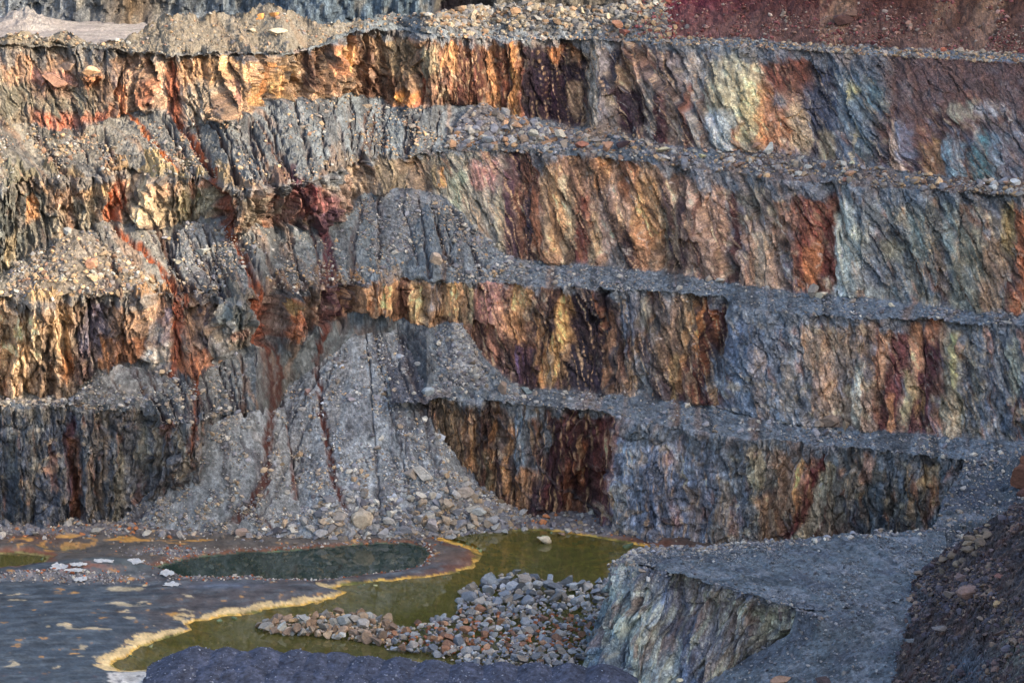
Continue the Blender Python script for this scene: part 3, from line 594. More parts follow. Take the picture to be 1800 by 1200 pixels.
# the red hillside above the upper right crest, and the stretch of slope below it
redw = sst(1120, 1180, wpx + 40 * fbm(X / 1.2, Z / 1.2, Y, 4, 87)) * (KK == 0)
redc = cstops([(1140,(92,32,50)),(1230,(84,32,46)),(1300,(76,38,42)),(1450,(72,40,38)),(1560,(68,40,36)),(1700,(76,52,42)),(1800,(68,46,40))], wpx + 30 * sn3)
pal = np.clip(.7 * sst(.1, .6, fbm((X - .6 * Z) / 3.5, Z / 9, 0, 3, 84)), 0, 1)[..., None] * (wpx > 1440)[..., None]
redc = redc * (1 - pal) + lin((140,112,92)) * pal
pal = np.clip(sst(.45, 1.0, TT + .15 * gv + .1), 0, 1)[..., None] * .55
redc = redc * (1 - pal) + lin((112,90,84)) * pal
redc *= (1 + .3 * gv + .5 * (idr(gi, 4) - .5) + .4 * (idr(gi2, 4) - .5))[..., None]
GC = GC * (1 - redw[..., None]) + redc * redw[..., None]
topw = ((KK == 0) & (wpx < 640)).astype(float)[..., None] * .6
GC = GC * (1 - topw) + lin((126,116,100)) * topw
tb = ((KK == 3) & (wpx > 1120)).astype(float)[..., None] * np.clip(.5 + sn3[..., None], 0, .9) * .6
GC = GC * (1 - tb) + lin((112,88,74)) * tb
blend = gw[..., None]
# faces near their own crest carry a little of the spill, benches none of the face
covh = np.select([KK == 2, KK == 4, KK == 6, KK == 8], [interp(n_, xs) + 0 * X for n_ in (
 [(0,.26),(230,.14),(300,.06),(560,.05),(760,.08),(1100,.08),(1340,.12),(1480,.1),(1540,.35),(1600,.62),(1660,.4),(1720,.25),(1800,.5)],
 [(0,.12),(500,.2),(640,.15),(800,.03),(1000,.03),(1180,.06),(1290,.15),(1800,.1)],
 [(0,.1),(200,.12),(450,.15),(640,.03),(1250,.02),(1290,.11),(1700,.06)],
 [(0,.06),(300,.12),(1000,.05),(1090,.12),(1800,.1)])], 0 * X)
lfx = 1 - sst(600, 760, wpx)
covh = covh + .10 * sn3 + .08 * sn2 + .05 * sn1 + lfx * .15 * fbm(U / 4, Z / 5, 2, 4, 88)
covb = (1 - sst(500, 600, wpx)) * (-.03 + .17 * fbm(U / 3.5, Z / 5, 7, 4, 89))
near = np.where(facem, np.maximum(sst(.035, -.03, TT - covh) * .85, sst(.04, -.04, (1 - TT) - covb) * .85), 0)[..., None]
for k in (3, 5, 7):
    poke = (KK == k) * lfx * sst(-.05, .1, TT - .72 + .45 * fbm(U / 2.2, Z / 2.5, 4, 4, 90 + k) - .12) * .85
    GC = GC * (1 - poke[..., None]) + cstops(base_face[k + 1], wxp) * .8 * (1 + .5 * (idr(i2, 5) - .5) + .4 * fine)[..., None] * poke[..., None]
    Gd += poke * (.9 * o2 + .5 * o3 + .5 * o1)
br_ = (sst(1480, 1580, wpx + 20 * sn3) * (KK == 2) * .85)[..., None]
GCb = GC * (1 - br_) + lin((84,58,52)) * br_ * (1 + .5 * (idr(i3, 5) - .5))[..., None]
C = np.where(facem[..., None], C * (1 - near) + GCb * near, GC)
# brown upper right slope inside face 1
w = ((KK == 2) * sst(1500, 1600, wpx + 20 * sn3) * .35 * (blot > 0))[..., None]
C = C * (1 - w) + lin((92,58,54)) * w
D0 = np.zeros(X.shape)
C, D0 = channels(wpx, wpy, C, D0)

Wd = W.copy()
Wd[..., 0] += NH[None, :, 0] * Fd * fw; Wd[..., 1] += NH[None, :, 1] * Fd * fw
Wd[..., 2] += Gd * gw
Wd[..., 1] -= D0 * -1.0 * fw * 1.0
Wd[..., 2] += D0 * gw
Wd[..., 0] += .25 * fw * fbm(X / .8, Z / 1.5, 3, 3, 91)
lum = C.mean(-1, keepdims=True)
C = np.where(facem[..., None], lum + (C - lum) * .80, C)
C = np.clip(C * np.where(facem, 1.27 - .02 * sst(1240, 1320, wpx), 1.0)[..., None], 0.004, .7)
names = [("scree_slope", "loose slope and rubble above the topmost rock face"), ("bench", "narrow ledge along the topmost crest"),
         ("rock_face", "topmost tall rock face, tan on the left and dark brown and cream on the right"), ("bench", "second ledge with scree and a rubble strip"),
         ("rock_face", "second rock face with brown and cream upright stains"), ("bench", "third ledge with grey gravel and scree"),
         ("rock_face", "third rock face with ochre and black stains in the middle"), ("bench", "lowest ledge with grey gravel"),
         ("rock_face", "lowest rock face rising from the pit floor and ponds")]
SHEETS = {}
for k in range(9):
    r0, r1 = bounds[k], bounds[k + 1] + 1
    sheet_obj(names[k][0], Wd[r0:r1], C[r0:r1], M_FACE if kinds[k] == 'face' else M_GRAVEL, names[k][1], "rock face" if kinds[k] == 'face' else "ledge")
    SHEETS[k] = (Wd[r0:r1], wpx[r0:r1], wpy[r0:r1])
# ================================================================ SHEETS FROM CONTROL NETS
def net(rows, nr, nc, smooth=True):
    """rows: control rows of (px,py,z); returns a dense (nr,nc,3) world grid"""
    K = np.array([[p for p in r] for r in rows], float)
    P = unp(K[..., 0], K[..., 1], K[..., 2])
    a = np.arange(P.shape[1]); # columns by arc length of the mean row
    m = P.mean(0); s = np.concatenate([[0], np.cumsum(np.linalg.norm(np.diff(m, axis=0), axis=1))]); s /= s[-1]
    u = np.linspace(0, 1, nc)
    Q = np.stack([[np.interp(u, s, P[i, :, k]) for k in range(3)] for i in range(P.shape[0])])  # rows,3,nc
    Q = Q.transpose(0, 2, 1)
    m = Q.mean(1); v = np.concatenate([[0], np.cumsum(np.linalg.norm(np.diff(m, axis=0), axis=1))]); v /= v[-1]
    w = np.linspace(0, 1, nr)
    j = np.clip(np.searchsorted(v, w, 'right') - 1, 0, len(v) - 2); f = ((w - v[j]) / (v[j + 1] - v[j]))[:, None, None]
    return Q[j] * (1 - f) + Q[j + 1] * f

def gravel_detail(P, amp=1.0, seed=0):
    X, Y, Z = P[..., 0], P[..., 1], P[..., 2]
    g1, _, i1 = facet(X / .7 + seed, (Y + Z) / .7, 154 + seed, 1.4)
    g2, _, i2 = facet(X / .32 + seed, (Y + Z) / .32, 155 + seed, 1.4)
    d = amp * (.25 * fbm(X / 2.2, Y / 2.2, Z / 2.2, 4, 153 + seed) + .15 * g1 + .09 * g2)
    tint = 1 + .45 * (idr(i1, 4) - .5) + .6 * (idr(i2, 4) - .5)
    return d, tint

def fan(name, label, rows, nr, nc, ngul, col, seed, gamp=.5, mat=None, dark=(82, 80, 86)):
    P = net(rows, nr, nc)
    v = np.linspace(0, 1, nr)[:, None] * np.ones(nc); u = np.linspace(0, 1, nc)[None] * np.ones((nr, 1))
    px, py = proj(P)
    P = P.copy()
    # slightly hollow profile
    P[..., 2] -= 1.1 * np.sin(np.pi * v) * (P[0, :, 2] - P[-1, :, 2])[None] / 12
    uw = u * ngul + .7 * fbm(u * 4, v * 2.5, seed, 3, 160 + seed)
    gul = np.abs(perlin(uw, v * .9, seed, 161 + seed))
    act = sst(0, .15, v) * (1 - .75 * sst(.6, 1, v))
    Dg = -gamp * np.exp(-gul / .05) * act * sst(-.25, .2, perlin(u * 7, v * 2, seed, 170)) + gamp * .8 * perlin(uw * .6, v, seed, 162) * sst(0, .2, v)
    d, tint = gravel_detail(P, 1, seed)
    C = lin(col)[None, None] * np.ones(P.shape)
    g = fbm(P[..., 0] / 1.5, P[..., 1] / 1.5, P[..., 2] / 3, 4, 163 + seed)
    st = fbm(uw * 1.6, v * 2.2, seed, 4, 164 + seed)
    w = np.clip(.75 * sst(.0, .6, st), 0, 1)[..., None]; C = C * (1 - w) + lin(dark) * w
    w = np.clip(.4 * sst(.1, .7, -st), 0, 1)[..., None]; C = C * (1 - w) + lin((136, 128, 122)) * w
    C = C * (tint * (1 + .3 * g + .3 * fbm(P[..., 0] / .28, P[..., 1] / .28, P[..., 2] / .28, 2, 171)))[..., None]
    P[..., 2] += Dg + d
    z = np.zeros(px.shape)
    C, z = channels(px, py, C, z)
    P[..., 2] += z
    return P, np.clip(C * .94, .004, .7), px, py

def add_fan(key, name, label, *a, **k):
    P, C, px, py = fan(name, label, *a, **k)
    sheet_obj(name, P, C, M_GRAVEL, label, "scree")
    SHEETS[key] = (P, px, py)

# big fan from the lowest inner ledge down to the ponds
zb = lambda y: 18.6 - 20.6 * (y - 540) / 405
zr = lambda L: [(x, y, zb(y) + dz) for x, y, dz in L]
add_fan('big', "scree_fan", "great grey scree fan spilling to the ponds", [
 zr([(520,618,-1.4),(580,572,-.3),(622,544,0),(648,541,0),(684,562,.1),(735,592,-.6)]),
 zr([(455,715,-.9),(530,690,.1),(610,680,.7),(690,688,.8),(755,704,.7),(815,748,-1.2)]),
 zr([(410,845,-1.0),(480,840,-.2),(590,835,.5),(700,835,.3),(790,835,0),(880,862,-1.4)]),
 [(360,940,-2.0),(440,944,-1.9),(560,948,-1.9),(700,945,-1.9),(830,934,-2.0),(950,912,-2.1)],
 [(350,955,-2.6),(440,960,-2.7),(560,964,-2.8),(700,960,-2.8),(840,946,-2.7),(965,924,-2.7)]],
 200, 330, 7, (134,140,146), 1, .45)
add_fan('left', "scree_fan", "grey scree fan left of the great one, below the rust channels", [
 [(338,760,8.6),(352,750,9.8),(372,744,10.4),(400,732,11),(440,722,11.4),(500,716,11.2)],
 [(262,850,2.2),(300,842,3.4),(350,836,4.2),(400,832,4.8),(450,830,5.0),(520,838,4.0)],
 [(205,922,-2.0),(260,930,-2.0),(330,934,-1.9),(400,938,-1.9),(460,942,-1.9),(540,944,-2)],
 [(190,935,-2.6),(260,944,-2.6),(330,950,-2.7),(400,953,-2.7),(460,957,-2.7),(540,960,-2.7)]],
 140, 190, 6, (126,131,136), 2, .4)
add_fan('small', "scree_cone", "small pale scree cone beside the dark stained third face", [
 [(758,600,15.8),(778,575,17.6),(795,566,18.3),(812,572,17.9),(836,606,15.2)],
 [(745,655,12.9),(775,645,14.1),(805,638,14.7),(840,640,14.5),(880,668,12.2)],
 [(735,695,10.9),(770,699,11.0),(810,699,11.0),(860,702,11.0),(925,698,10.9)]],
 90, 120, 4, (136,140,144), 3, .25)
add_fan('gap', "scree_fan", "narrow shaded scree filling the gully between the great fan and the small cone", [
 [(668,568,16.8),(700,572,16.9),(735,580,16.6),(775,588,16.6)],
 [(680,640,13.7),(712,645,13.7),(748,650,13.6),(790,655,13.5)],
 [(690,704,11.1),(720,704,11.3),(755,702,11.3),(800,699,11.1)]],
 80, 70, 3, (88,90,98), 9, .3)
add_fan('lmid', "scree_cone", "sunlit stony scree cone on the far left, third ledge", [
 [(72,450,25.6),(104,424,27.4),(130,402,28.7),(150,408,28.4),(185,428,27.2),(215,446,26.0)],
 [(25,492,23.6),(80,474,24.9),(125,460,25.8),(170,462,25.6),(225,474,24.8),(265,488,23.6)],
 [(-40,522,21.9),(50,520,22.1),(120,517,22.2),(190,520,22.2),(250,514,22.2),(300,506,22)]],
 80, 170, 5, (122,114,104), 7, .3)
add_fan('lm2', "scree_cone", "narrow grey scree cone between the two rust channels", [
 [(300,425,26.2),(318,404,27.6),(340,390,28.5),(365,394,28.3),(400,418,26.9),(425,440,25.6)],
 [(285,470,24.0),(320,458,24.9),(345,452,25.3),(370,454,25.2),(400,462,24.8),(435,478,24.1)],
 [(275,506,21.9),(320,506,22.1),(350,507,22.2),(380,511,22.2),(415,516,22.1),(455,521,22)]],
 80, 130, 4, (126,128,128), 10, .25)
add_fan('llow', "scree_cone", "low grey scree cone on the lowest ledge at left", [
 [(150,684,13.2),(178,660,14.9),(208,643,15.9),(245,645,15.8),(295,664,14.7),(330,696,12.7)],
 [(120,700,12.0),(165,688,12.9),(210,680,13.5),(255,682,13.4),(300,694,12.7),(350,716,11.4)],
 [(70,708,11.0),(150,713,11.1),(205,715,11.2),(260,719,11.2),(310,730,11.1),(360,738,11)]],
 60, 150, 4, (130,132,134), 8, .3)
add_fan('mid', "scree_cone", "dark grey scree cone in the middle carrying one pale block", [
 [(636,385,27.4),(662,350,29.4),(690,332,30.5),(740,333,30.4),(782,350,29.4),(812,380,27.8)],
 [(622,440,24.5),(660,425,25.6),(700,418,26.0),(750,420,25.9),(805,430,25.3),(855,456,23.8)],
 [(612,494,21.9),(660,487,22.1),(710,485,22.2),(770,493,22.1),(840,488,22.1),(915,478,22.2)]],
 90, 170, 5, (108,113,119), 6, .3)
add_fan('heap', "rubble_heap", "grey rubble heap against the purple black part of the top face", [
 [(790,235,34.5),(815,200,36.6),(843,180,37.8),(870,190,37.0),(925,212,35.6),(1000,238,34.2)],
 [(785,258,33.6),(815,235,34.8),(850,222,35.5),(895,225,35.3),(960,240,34.4),(1040,252,33.6)],
 [(775,262,33.0),(815,262,33.1),(860,262,33.0),(910,263,33.0),(980,268,33.0),(1090,274,32.9)]],
 70, 160, 4, (134,128,126), 4, .1)
add_fan('heapb', "rubble_heap", "small brown rubble heap below the cream streaked pillars", [
 [(1005,250,34.1),(1030,228,35.0),(1060,217,35.6),(1090,228,35.0),(1130,248,34.0)],
 [(1000,262,33.3),(1030,255,33.7),(1065,252,33.8),(1100,256,33.6),(1140,264,33.2)],
 [(995,269,32.9),(1030,271,32.9),(1065,273,32.9),(1100,276,32.9),(1150,280,32.8)]],
 40, 90, 3, (118,104,94), 5, .1)
# ================================================================ PLATEAU, BACK WALL, BASE LAND
def flatcol(P, col, seed, var=.25, sc=3.0):
    g = fbm(P[..., 0] / sc, P[..., 1] / sc, P[..., 2] / sc, 5, seed)
    return np.clip(lin(col) * (1 + var * g)[..., None], .004, .8)
v = np.linspace(0, 1, 130)[:, None]
sel = PTT[::2]
GX = sel[None, :, 0] + 0 * v; y0 = sel[None, :, 1] + .3; GY = y0 + (584 - y0) * v
P = np.stack([GX, GY, 43.6 + .18 * fbm(GX / 6, GY / 2.0, 0, 4, 201)], -1)
P[..., 2] += np.maximum(sel[None, :, 2] - .4 - 43.6, -.6) * np.clip(1 - (GY - y0) / (np.maximum(sel[None, :, 2] - 43.6, .5) * 1.7), 0, 1)
px, py = proj(P)
P[..., 2] += 1.5 * np.exp(-(((px - 50) / 42) ** 2 + ((py - 43) / 8.0) ** 2)) * (1 + .4 * fbm(GX, GY, 0, 3, 7))
P[..., 2] += .8 * np.exp(-(((px - 20) / 30) ** 2 + ((py - 46) / 5.0) ** 2))
C = flatcol(P, (138, 132, 130), 202, .22, 2.5)
w = (.5 * sst(0, .6, fbm(GX / 5, GY / .8, 0, 4, 203)))[..., None]; C = C * (1 - w) + lin((168, 164, 158)) * w
w = (.8 * np.exp(-(((px - 50) / 46) ** 2 + ((py - 43) / 8.0) ** 2)))[..., None]; C = C * (1 - w) + lin((110, 110, 112)) * w
sheet_obj("plateau", P, C, M_GRAVEL, "pale flat ground behind the upper left crest", "ground")
# back wall
uu = np.linspace(-110, 130, 700); vv = np.linspace(0, 1, 60)
by = 553 + 1.5 * fbm(uu / 9, 0 * uu, 0, 3, 205)
zt = 42.5 + 14 * vv
P = np.zeros((60, 700, 3)); P[..., 0] = uu[None]; P[..., 2] = zt[:, None]
pxw, _ = proj(np.stack([uu, by, 0 * uu + 44], -1))
by = by + np.interp(pxw, [0, 480, 520, 760, 770, 850, 870, 1200], [3, -2, -7, -6, 2, 2, -3, -3])
o1b, e1b, i1b = facet(P[..., 0] / 2.0, P[..., 2] / 4.5 + 0 * P[..., 0], 206, 1.5); o2b, e2b, i2b = facet(P[..., 0] / .7, P[..., 2] / 1.5, 207, 1.5)
P[..., 1] = by[None] + 4 * vv[:, None] - .7 * o1b - .4 * o2b + .8 * fbm(P[..., 0] / 1.5, P[..., 2] / 4, 0, 4, 208) + .3 * np.exp(-e1b / .05)
P[..., 1] -= 2.5 * (1 - vv[:, None] * 14 / 2.2).clip(0, 1) * (1 + .5 * perlin(uu / 3, uu * 0, 0, 9))[None]
C = cstops([(0,(96,104,114)),(170,(94,96,98)),(230,(100,84,66)),(300,(92,98,104)),(500,(84,98,112)),(740,(78,94,108)),(775,(40,34,42)),(850,(66,60,58)),(900,(90,86,80)),(1200,(92,86,80))], pxw + 0 * uu)[None] * (1 + .5 * fbm(P[..., 0] / .8, P[..., 2] / 2.5, 0, 4, 209) + .4 * (idr(i2b, 3) - .5))[..., None]
w = (.6 * sst(.2, .6, fbm(P[..., 0] / 1.2, P[..., 2] / 3, 0, 3, 210)))[..., None]; C = C * (1 - w) + lin((116, 112, 104)) * w
sheet_obj("rock_face", P, np.clip(C, .01, .7), M_FACE, "distant blue grey rock wall behind the plateau", "rock face")

def ground_plane(name, x0, x1, y0, y1, z, col, n=60, label="", amp=0):
    gx = np.linspace(x0, x1, n); gy = np.linspace(y0, y1, n); a, b = np.meshgrid(gx, gy)
    P = np.stack([a, b, z + amp * fbm(a / 90, b / 90, 0, 3, 211)], -1)
    sheet_obj(name, P, flatcol(P, col, 212, .3, 60), M_GRAVEL, label, "ground")
ground_plane("ground", -2500, 2500, -1500, 3500, -7, (110, 104, 98), 60, "broken land at the bottom of the pit")
ground_plane("upland", -1500, 1500, 577, 3500, 52, (120, 110, 98), 80, "upland behind the quarry", 3)

# ---- the opposite rim of the pit, right of the camera: it shades the floor
def shadow_pt(px, py, z, d):
    p = unp(px, py, z); return p + SUNV * d
EA = shadow_pt(1010, 40, 44, 330); EB = shadow_pt(-60, 700, 11, 330)
dv = EA - EB; dv = dv / np.linalg.norm(dv[:2])
hz = np.array([0, 0, 1.0]); side = np.array([SUNV[0], SUNV[1], 0]); side /= np.linalg.norm(side)
ns, nt_ = 260, 60
s = np.linspace(-75, 420, ns)
ridge = EB[None] + dv[None] * s[:, None]
ridge[:, 2] = np.minimum(ridge[:, 2], 330 + 6 * np.sin(s / 30))
ridge[:, 2] += 3.2 * fbm(s / 22, 0 * s, 0, 4, 221)
RP = []
for q in np.linspace(-1, 1.6, nt_):
    if q < 0:
        p = ridge + side[None] * (-q * -60.0); p[:, 2] = ridge[:, 2] * (1 + q) - 7 * (-q)
    else:
        p = ridge + side[None] * q * 260; p[:, 2] = ridge[:, 2] - 0.15 * q * 260 * (q * .6)
    RP.append(p)
RP = np.stack(RP)
# end rows close the hill down to the ground
endl = RP[:, :1].copy(); endl[..., 2] = -7; endr = RP[:, -1:].copy(); endr[..., 2] = -7
RP = np.concatenate([endl, RP, endr], 1)
RP[..., 2] += 1.0 * fbm(RP[..., 0] / 9, RP[..., 1] / 9, 0, 4, 222)
sheet_obj("hill", RP, flatcol(RP, (118, 100, 88), 223, .3, 12), M_GRAVEL, "opposite rim of the pit rising beside the viewpoint", "hill")

# ================================================================ PIT FLOOR AND PONDS
WATER = -2.25
pondA = [(262,994),(300,985),(350,975),(420,968),(500,963),(600,957),(680,951),(722,952),(750,960),(758,973),(750,988),(720,998),(660,1005),(600,1012),(560,1018),(480,1016),(440,1011),(380,1014),(330,1013),(295,1003)]
pondB = [(760,938),(800,932),(860,927),(960,926),(1030,935),(1100,948),(1160,958),(1120,975),(1085,985),(1120,1010),(1140,1100),(1120,1190),(1000,1215),(700,1215),(560,1190),(430,1190),(330,1184),(280,1172),(240,1178),(205,1176),(190,1163),(222,1146),(238,1134),(262,1122),(300,1114),(330,1102),(322,1090),(345,1084),(420,1075),(470,1065),(530,1058),(590,1045),(604,1037),(570,1029),(600,1022),(680,1015),(740,1010),(800,1000),(828,990),(838,975),(822,962),(792,953),(765,946)]
pondC = [(-120,968),(0,968),(40,967),(92,974),(84,984),(40,992),(-50,999),(-120,999)]
pondD = [(60,958),(110,955),(165,960),(158,970),(110,968)]
fx = np.concatenate([np.arange(-700, -40, 14), np.arange(-40, 1240, 2.0), np.arange(1240, 2300, 14)]).astype(float)
fy = np.concatenate([np.arange(880, 905, 6), np.arange(905, 1215, 1.6), np.arange(1215, 1700, 14)]).astype(float)
FX, FY = np.meshgrid(fx, fy)
P = unp(FX, FY, -2.0 + 0 * FX)
X, Y = P[..., 0], P[..., 1]
# work in floor metres scaled so that distances read the same both ways
KX, KY = 1 / 15.9, 1 / 5.0
def fsdf(poly):
    pl = [(a * KX, b * KY) for a, b in poly]
    jx = .45 * fbm(X / 2.4, Y / 2.4, 0, 4, 231) + .25 * fbm(X / .7, Y / .7, 0, 3, 232)
    return sdf(FX * KX + jx, FY * KY + .8 * jx, pl)
sA, sB, sC, sD = fsdf(pondA), fsdf(pondB), fsdf(pondC), fsdf(pondD)
sm = np.minimum(np.minimum(sA, sB), np.minimum(sC, sD))
h = .22 * np.clip(sm, 0, 2.0) ** .7 + .10 * fbm(X / 3, Y / 3, 0, 5, 233) * sst(.1, 1.2, sm)
bed = -.25 - .5 * sst(0, 3.0, -sm) - 1.3 * sst(.3, 3.0, -sA) - .9 * sst(3, 8, -sB)
zz = np.where(sm > 0, -.25 + h + .12, bed + .12 * sst(0, .3, -sm) * 0 + .12 * (sm > -.0))
zz = np.where(sm > 0, zz, bed + .10 * np.exp(sm / .3))
# mounds of the floor: grey tongue left of the dark pond, gravel rims, low mud swells
def mound(cx, cy, rx, ry, hh): return hh * np.exp(-(((FX - cx) / rx) ** 2 + ((FY - cy) / ry) ** 2) ** 1.3)
dryw = sst(0, .8, sm)
zz += dryw * (mound(180, 1005, 90, 16, 1.1) + mound(60, 1017, 60, 5, .6) + mound(380, 1014, 60, 5, .35) + mound(90, 1100, 130, 40, .5) + mound(420, 1045, 110, 14, .35) + mound(730, 975, 26, 14, .2) + mound(40, 962, 60, 4, .4))
grav = ((np.exp(-(((FX - 60) / 70) ** 2 + ((FY - 1017) / 6.0) ** 2)) + np.exp(-(((FX - 160) / 60) ** 2 + ((FY - 1024) / 5.0) ** 2)) + np.exp(-(((FX - 410) / 90) ** 2 + ((FY - 1013) / 6) ** 2)) + np.exp(-(((FX - 300) / 60) ** 2 + ((FY - 972) / 6.) ** 2)) + sst(948, 936, FY))).clip(0, 1)
g1, _, i1 = facet(X / .6, Y / .6, 234, 1.4); g2, _, i2 = facet(X / .3, Y / .3, 235, 1.4)
zz += dryw * grav * (.22 * g1 + .1 * g2) + dryw * .03 * g2
P[..., 2] = -2.0 + zz
P[..., 2] += -5 * sst(4, 14, X - unp(1085, 985, -2)[0]) * 0
C = lin((66, 76, 86))[None, None] * np.ones(P.shape)
n1 = fbm(X / 5, Y / 2.2, 0, 5, 241); n2 = fbm(X / 1.6, Y / 1.6, 0, 4, 242); n3 = fbm((X + .5 * Y) / 3.5, (Y - .4 * X) / 1.1, 0, 4, 243)
def mx(C, w, c): w = np.clip(w, 0, 1)[..., None]; return C * (1 - w) + lin(c) * w
C = mx(C, sst(200, 330, FX + 50 * n1) * sst(1085, 1040, FY) * .0 + sst(180, 320, FX + 60 * n1) * .8, (86, 78, 76))
C = mx(C, .6 * sst(.1, .6, n3), (90, 97, 103)); C = mx(C, .6 * sst(.15, .7, -n1), (54, 60, 66))
C = mx(C, .5 * sst(.1, .5, fbm(X / 7 + Y / 6, Y / .9 - X / 9, 0, 5, 248)), (98, 106, 112)); C = mx(C, .5 * sst(.15, .5, fbm(X / 4 + Y / 5, Y / .7 - X / 8, 3, 5, 249)), (48, 54, 60))
C = mx(C, np.exp(-(((FX - 390) / 60) ** 2 + ((FY - 1035) / 8) ** 2)) * .7, (104, 116, 134))
C = mx(C, .7 * sst(996, 984, FY + 6 * n1), (92, 84, 76))
C = mx(C, np.exp(-(((FX - 190) / 85) ** 2 + ((FY - 1004) / 15.) ** 2) ** 2) * .9, (84, 92, 94))
C = mx(C, np.exp(-(((FX - 60) / 80) ** 2 + ((FY - 945) / 10.) ** 2)) * .6, (96, 60, 42))
C = mx(C, sst(.35, .6, n1 + 1.3 * np.exp(-(((FX - 270) / 95) ** 2 + ((FY - 952) / 5.0) ** 2)) - .3) * .9, (186, 140, 76))
C = mx(C, sst(.35, .6, n2 + 1.2 * np.exp(-(((FX - 120) / 60) ** 2 + ((FY - 956) / 5.0) ** 2)) - .3) * .8, (160, 120, 70))
C = mx(C, np.exp(-(((FX - 110) / 70) ** 2 + ((FY - 1012) / 6.) ** 2)) * sst(-.2, .4, n2), (150, 84, 50))
C = mx(C, np.exp(-(((FX - 1130) / 90) ** 2 + ((FY - 962) / 14.) ** 2)) * .9, (110, 72, 58))
C = mx(C, np.exp(-(((FX - 830) / 60) ** 2 + ((FY - 985) / 14.) ** 2)) * .8, (120, 92, 78))
# rust and tan rims
C = mx(C, sst(1.1, .2, np.minimum(sA, sC) * 1.6 + .8 * n2) * .6, (118, 76, 54))
C = mx(C, sst(1.3, .5, sB + .9 * n2) * sst(700, 780, FX) * .7, (112, 74, 58))
rim = np.where(FY > 1040, .62, .32) * np.clip(.9 + 1.6 * n1, .1, 2.2)
C = mx(C, sst(rim + .3, rim, sB + .75 * n2 + .3 * n1 - .5 * (FX < 260)) * sst(640, 560, FX) * sst(1000, 1030, FY), (206, 180, 132))
pat = 0
for cx, cy, rx, ry in [(230,1038,38,5),(330,1054,9,2.5),(225,1068,30,3.5),(220,1080,14,2.5),(228,1091,18,2.5),(30,1059,16,3),(110,1109,18,3),(75,1110,14,2.5),(160,1114,40,3),(145,1142,10,4),(25,1171,12,6),(146,1155,8,1.5),(100,1176,8,1.5),(273,1103,5,1.5),(22,1048,20,1.5),(330,1075,20,2),(180,1160,12,3),(70,1090,8,2),(250,1062,12,1.6)]:
    pat = np.maximum(pat, np.exp(-(((FX + 16 * n3 - cx) / rx) ** 2 + ((FY + 3.5 * n2 - cy) / ry) ** 2)))
C = mx(C, sst(.42, .75, pat + .4 * n2 + .15 * n3) * .6, (196, 178, 142))
C = mx(C, sst(.45, .7, pat * 0 + sst(1176, 1190, FY + 4 * n2) * sst(150, 220, FX + 20 * n2)), (186, 182, 176))
C = mx(C, .8 * sst(.3, .6, n2) * sst(1180, 1190, FY), (60, 62, 72))
C = mx(C, grav * .85, (118, 114, 116))
C = mx(C, sst(1.0, .1, np.minimum(sA, sC) + .5 * n2) * (sm > 0) * .5, (128, 78, 52))
C = C * (1 + grav * (.6 * (idr(i1, 2) - .5) + .5 * (idr(i2, 2) - .5)))[..., None]
# beds
uw = sst(.02, -.12, sm)
bc = cstops([(0, (176, 136, 64)), (1, (160, 132, 60)), (3, (120, 118, 56)), (8, (74, 92, 52))], np.clip(-sB + 3.5 * n1 - 5 * np.exp(-(((FX - 830) / 90) ** 2 + ((FY - 960) / 40) ** 2)), 0, 10))
C = C * (1 - (uw * (sB < 0))[..., None]) + 1.5 * bc * (uw * (sB < 0))[..., None]
C = mx(C, uw * (sB < 0) * .7 * sst(-.1, .5, n1), (62, 74, 38))
C = mx(C, uw * (sA < 0), (58, 76, 66)); C = mx(C, uw * (sA < 0) * sst(.1, .5, n2), (80, 96, 78))
C = mx(C, uw * (sC < 0) * 1.0, (120, 112, 72))
C = mx(C, uw * sst(0, .5, n2) * .4, (70, 84, 50))
C *= (1 + .35 * n2 + .18 * fbm(X / .35, Y / .35, 0, 3, 247) + .25 * (idr(i2, 6) - .5) + uw * .9 * (idr(i1, 2) - .5))[..., None]
FLOORP = P; SHEETS['floor'] = (P, FX, FY); FSM, FSB, FSA = sm, sB, sA
sheet_obj("pit_floor", P, np.clip(C * .95, .004, .75), M_MUD, "muddy pit floor with tan crusted shores", "ground", smooth=True)

def water_mat(name, tint, murk, mk=.35):
    m, nt, N, L = new_mat(name)
    out = N("ShaderNodeOutputMaterial"); gl = N("ShaderNodeBsdfGlossy"); gl.inputs["Roughness"].default_value = .03
    tr = N("ShaderNodeBsdfTransparent"); tr.inputs[0].default_value = (*tint, 1)
    df = N("ShaderNodeBsdfDiffuse"); df.inputs[0].default_value = (*murk, 1)
    mm = N("ShaderNodeMixShader"); mm.inputs[0].default_value = mk; L(tr.outputs[0], mm.inputs[1]); L(df.outputs[0], mm.inputs[2])
    fr = N("ShaderNodeFresnel"); fr.inputs[0].default_value = 1.75
    ms = N("ShaderNodeMixShader"); L(fr.outputs[0], ms.inputs[0]); L(mm.outputs[0], ms.inputs[1]); L(gl.outputs[0], ms.inputs[2])
    no = N("ShaderNodeTexNoise"); no.inputs["Scale"].default_value = 1.6; no.inputs["Detail"].default_value = 3
    g = N("ShaderNodeNewGeometry"); L(g.outputs["Position"], no.inputs[0])
    bu = N("ShaderNodeBump"); bu.inputs["Strength"].default_value = .012; bu.inputs["Distance"].default_value = .1
    L(no.outputs[0], bu.inputs["Height"]); L(bu.outputs[0], gl.inputs["Normal"])
    L(ms.outputs[0], out.inputs[0])
    return m
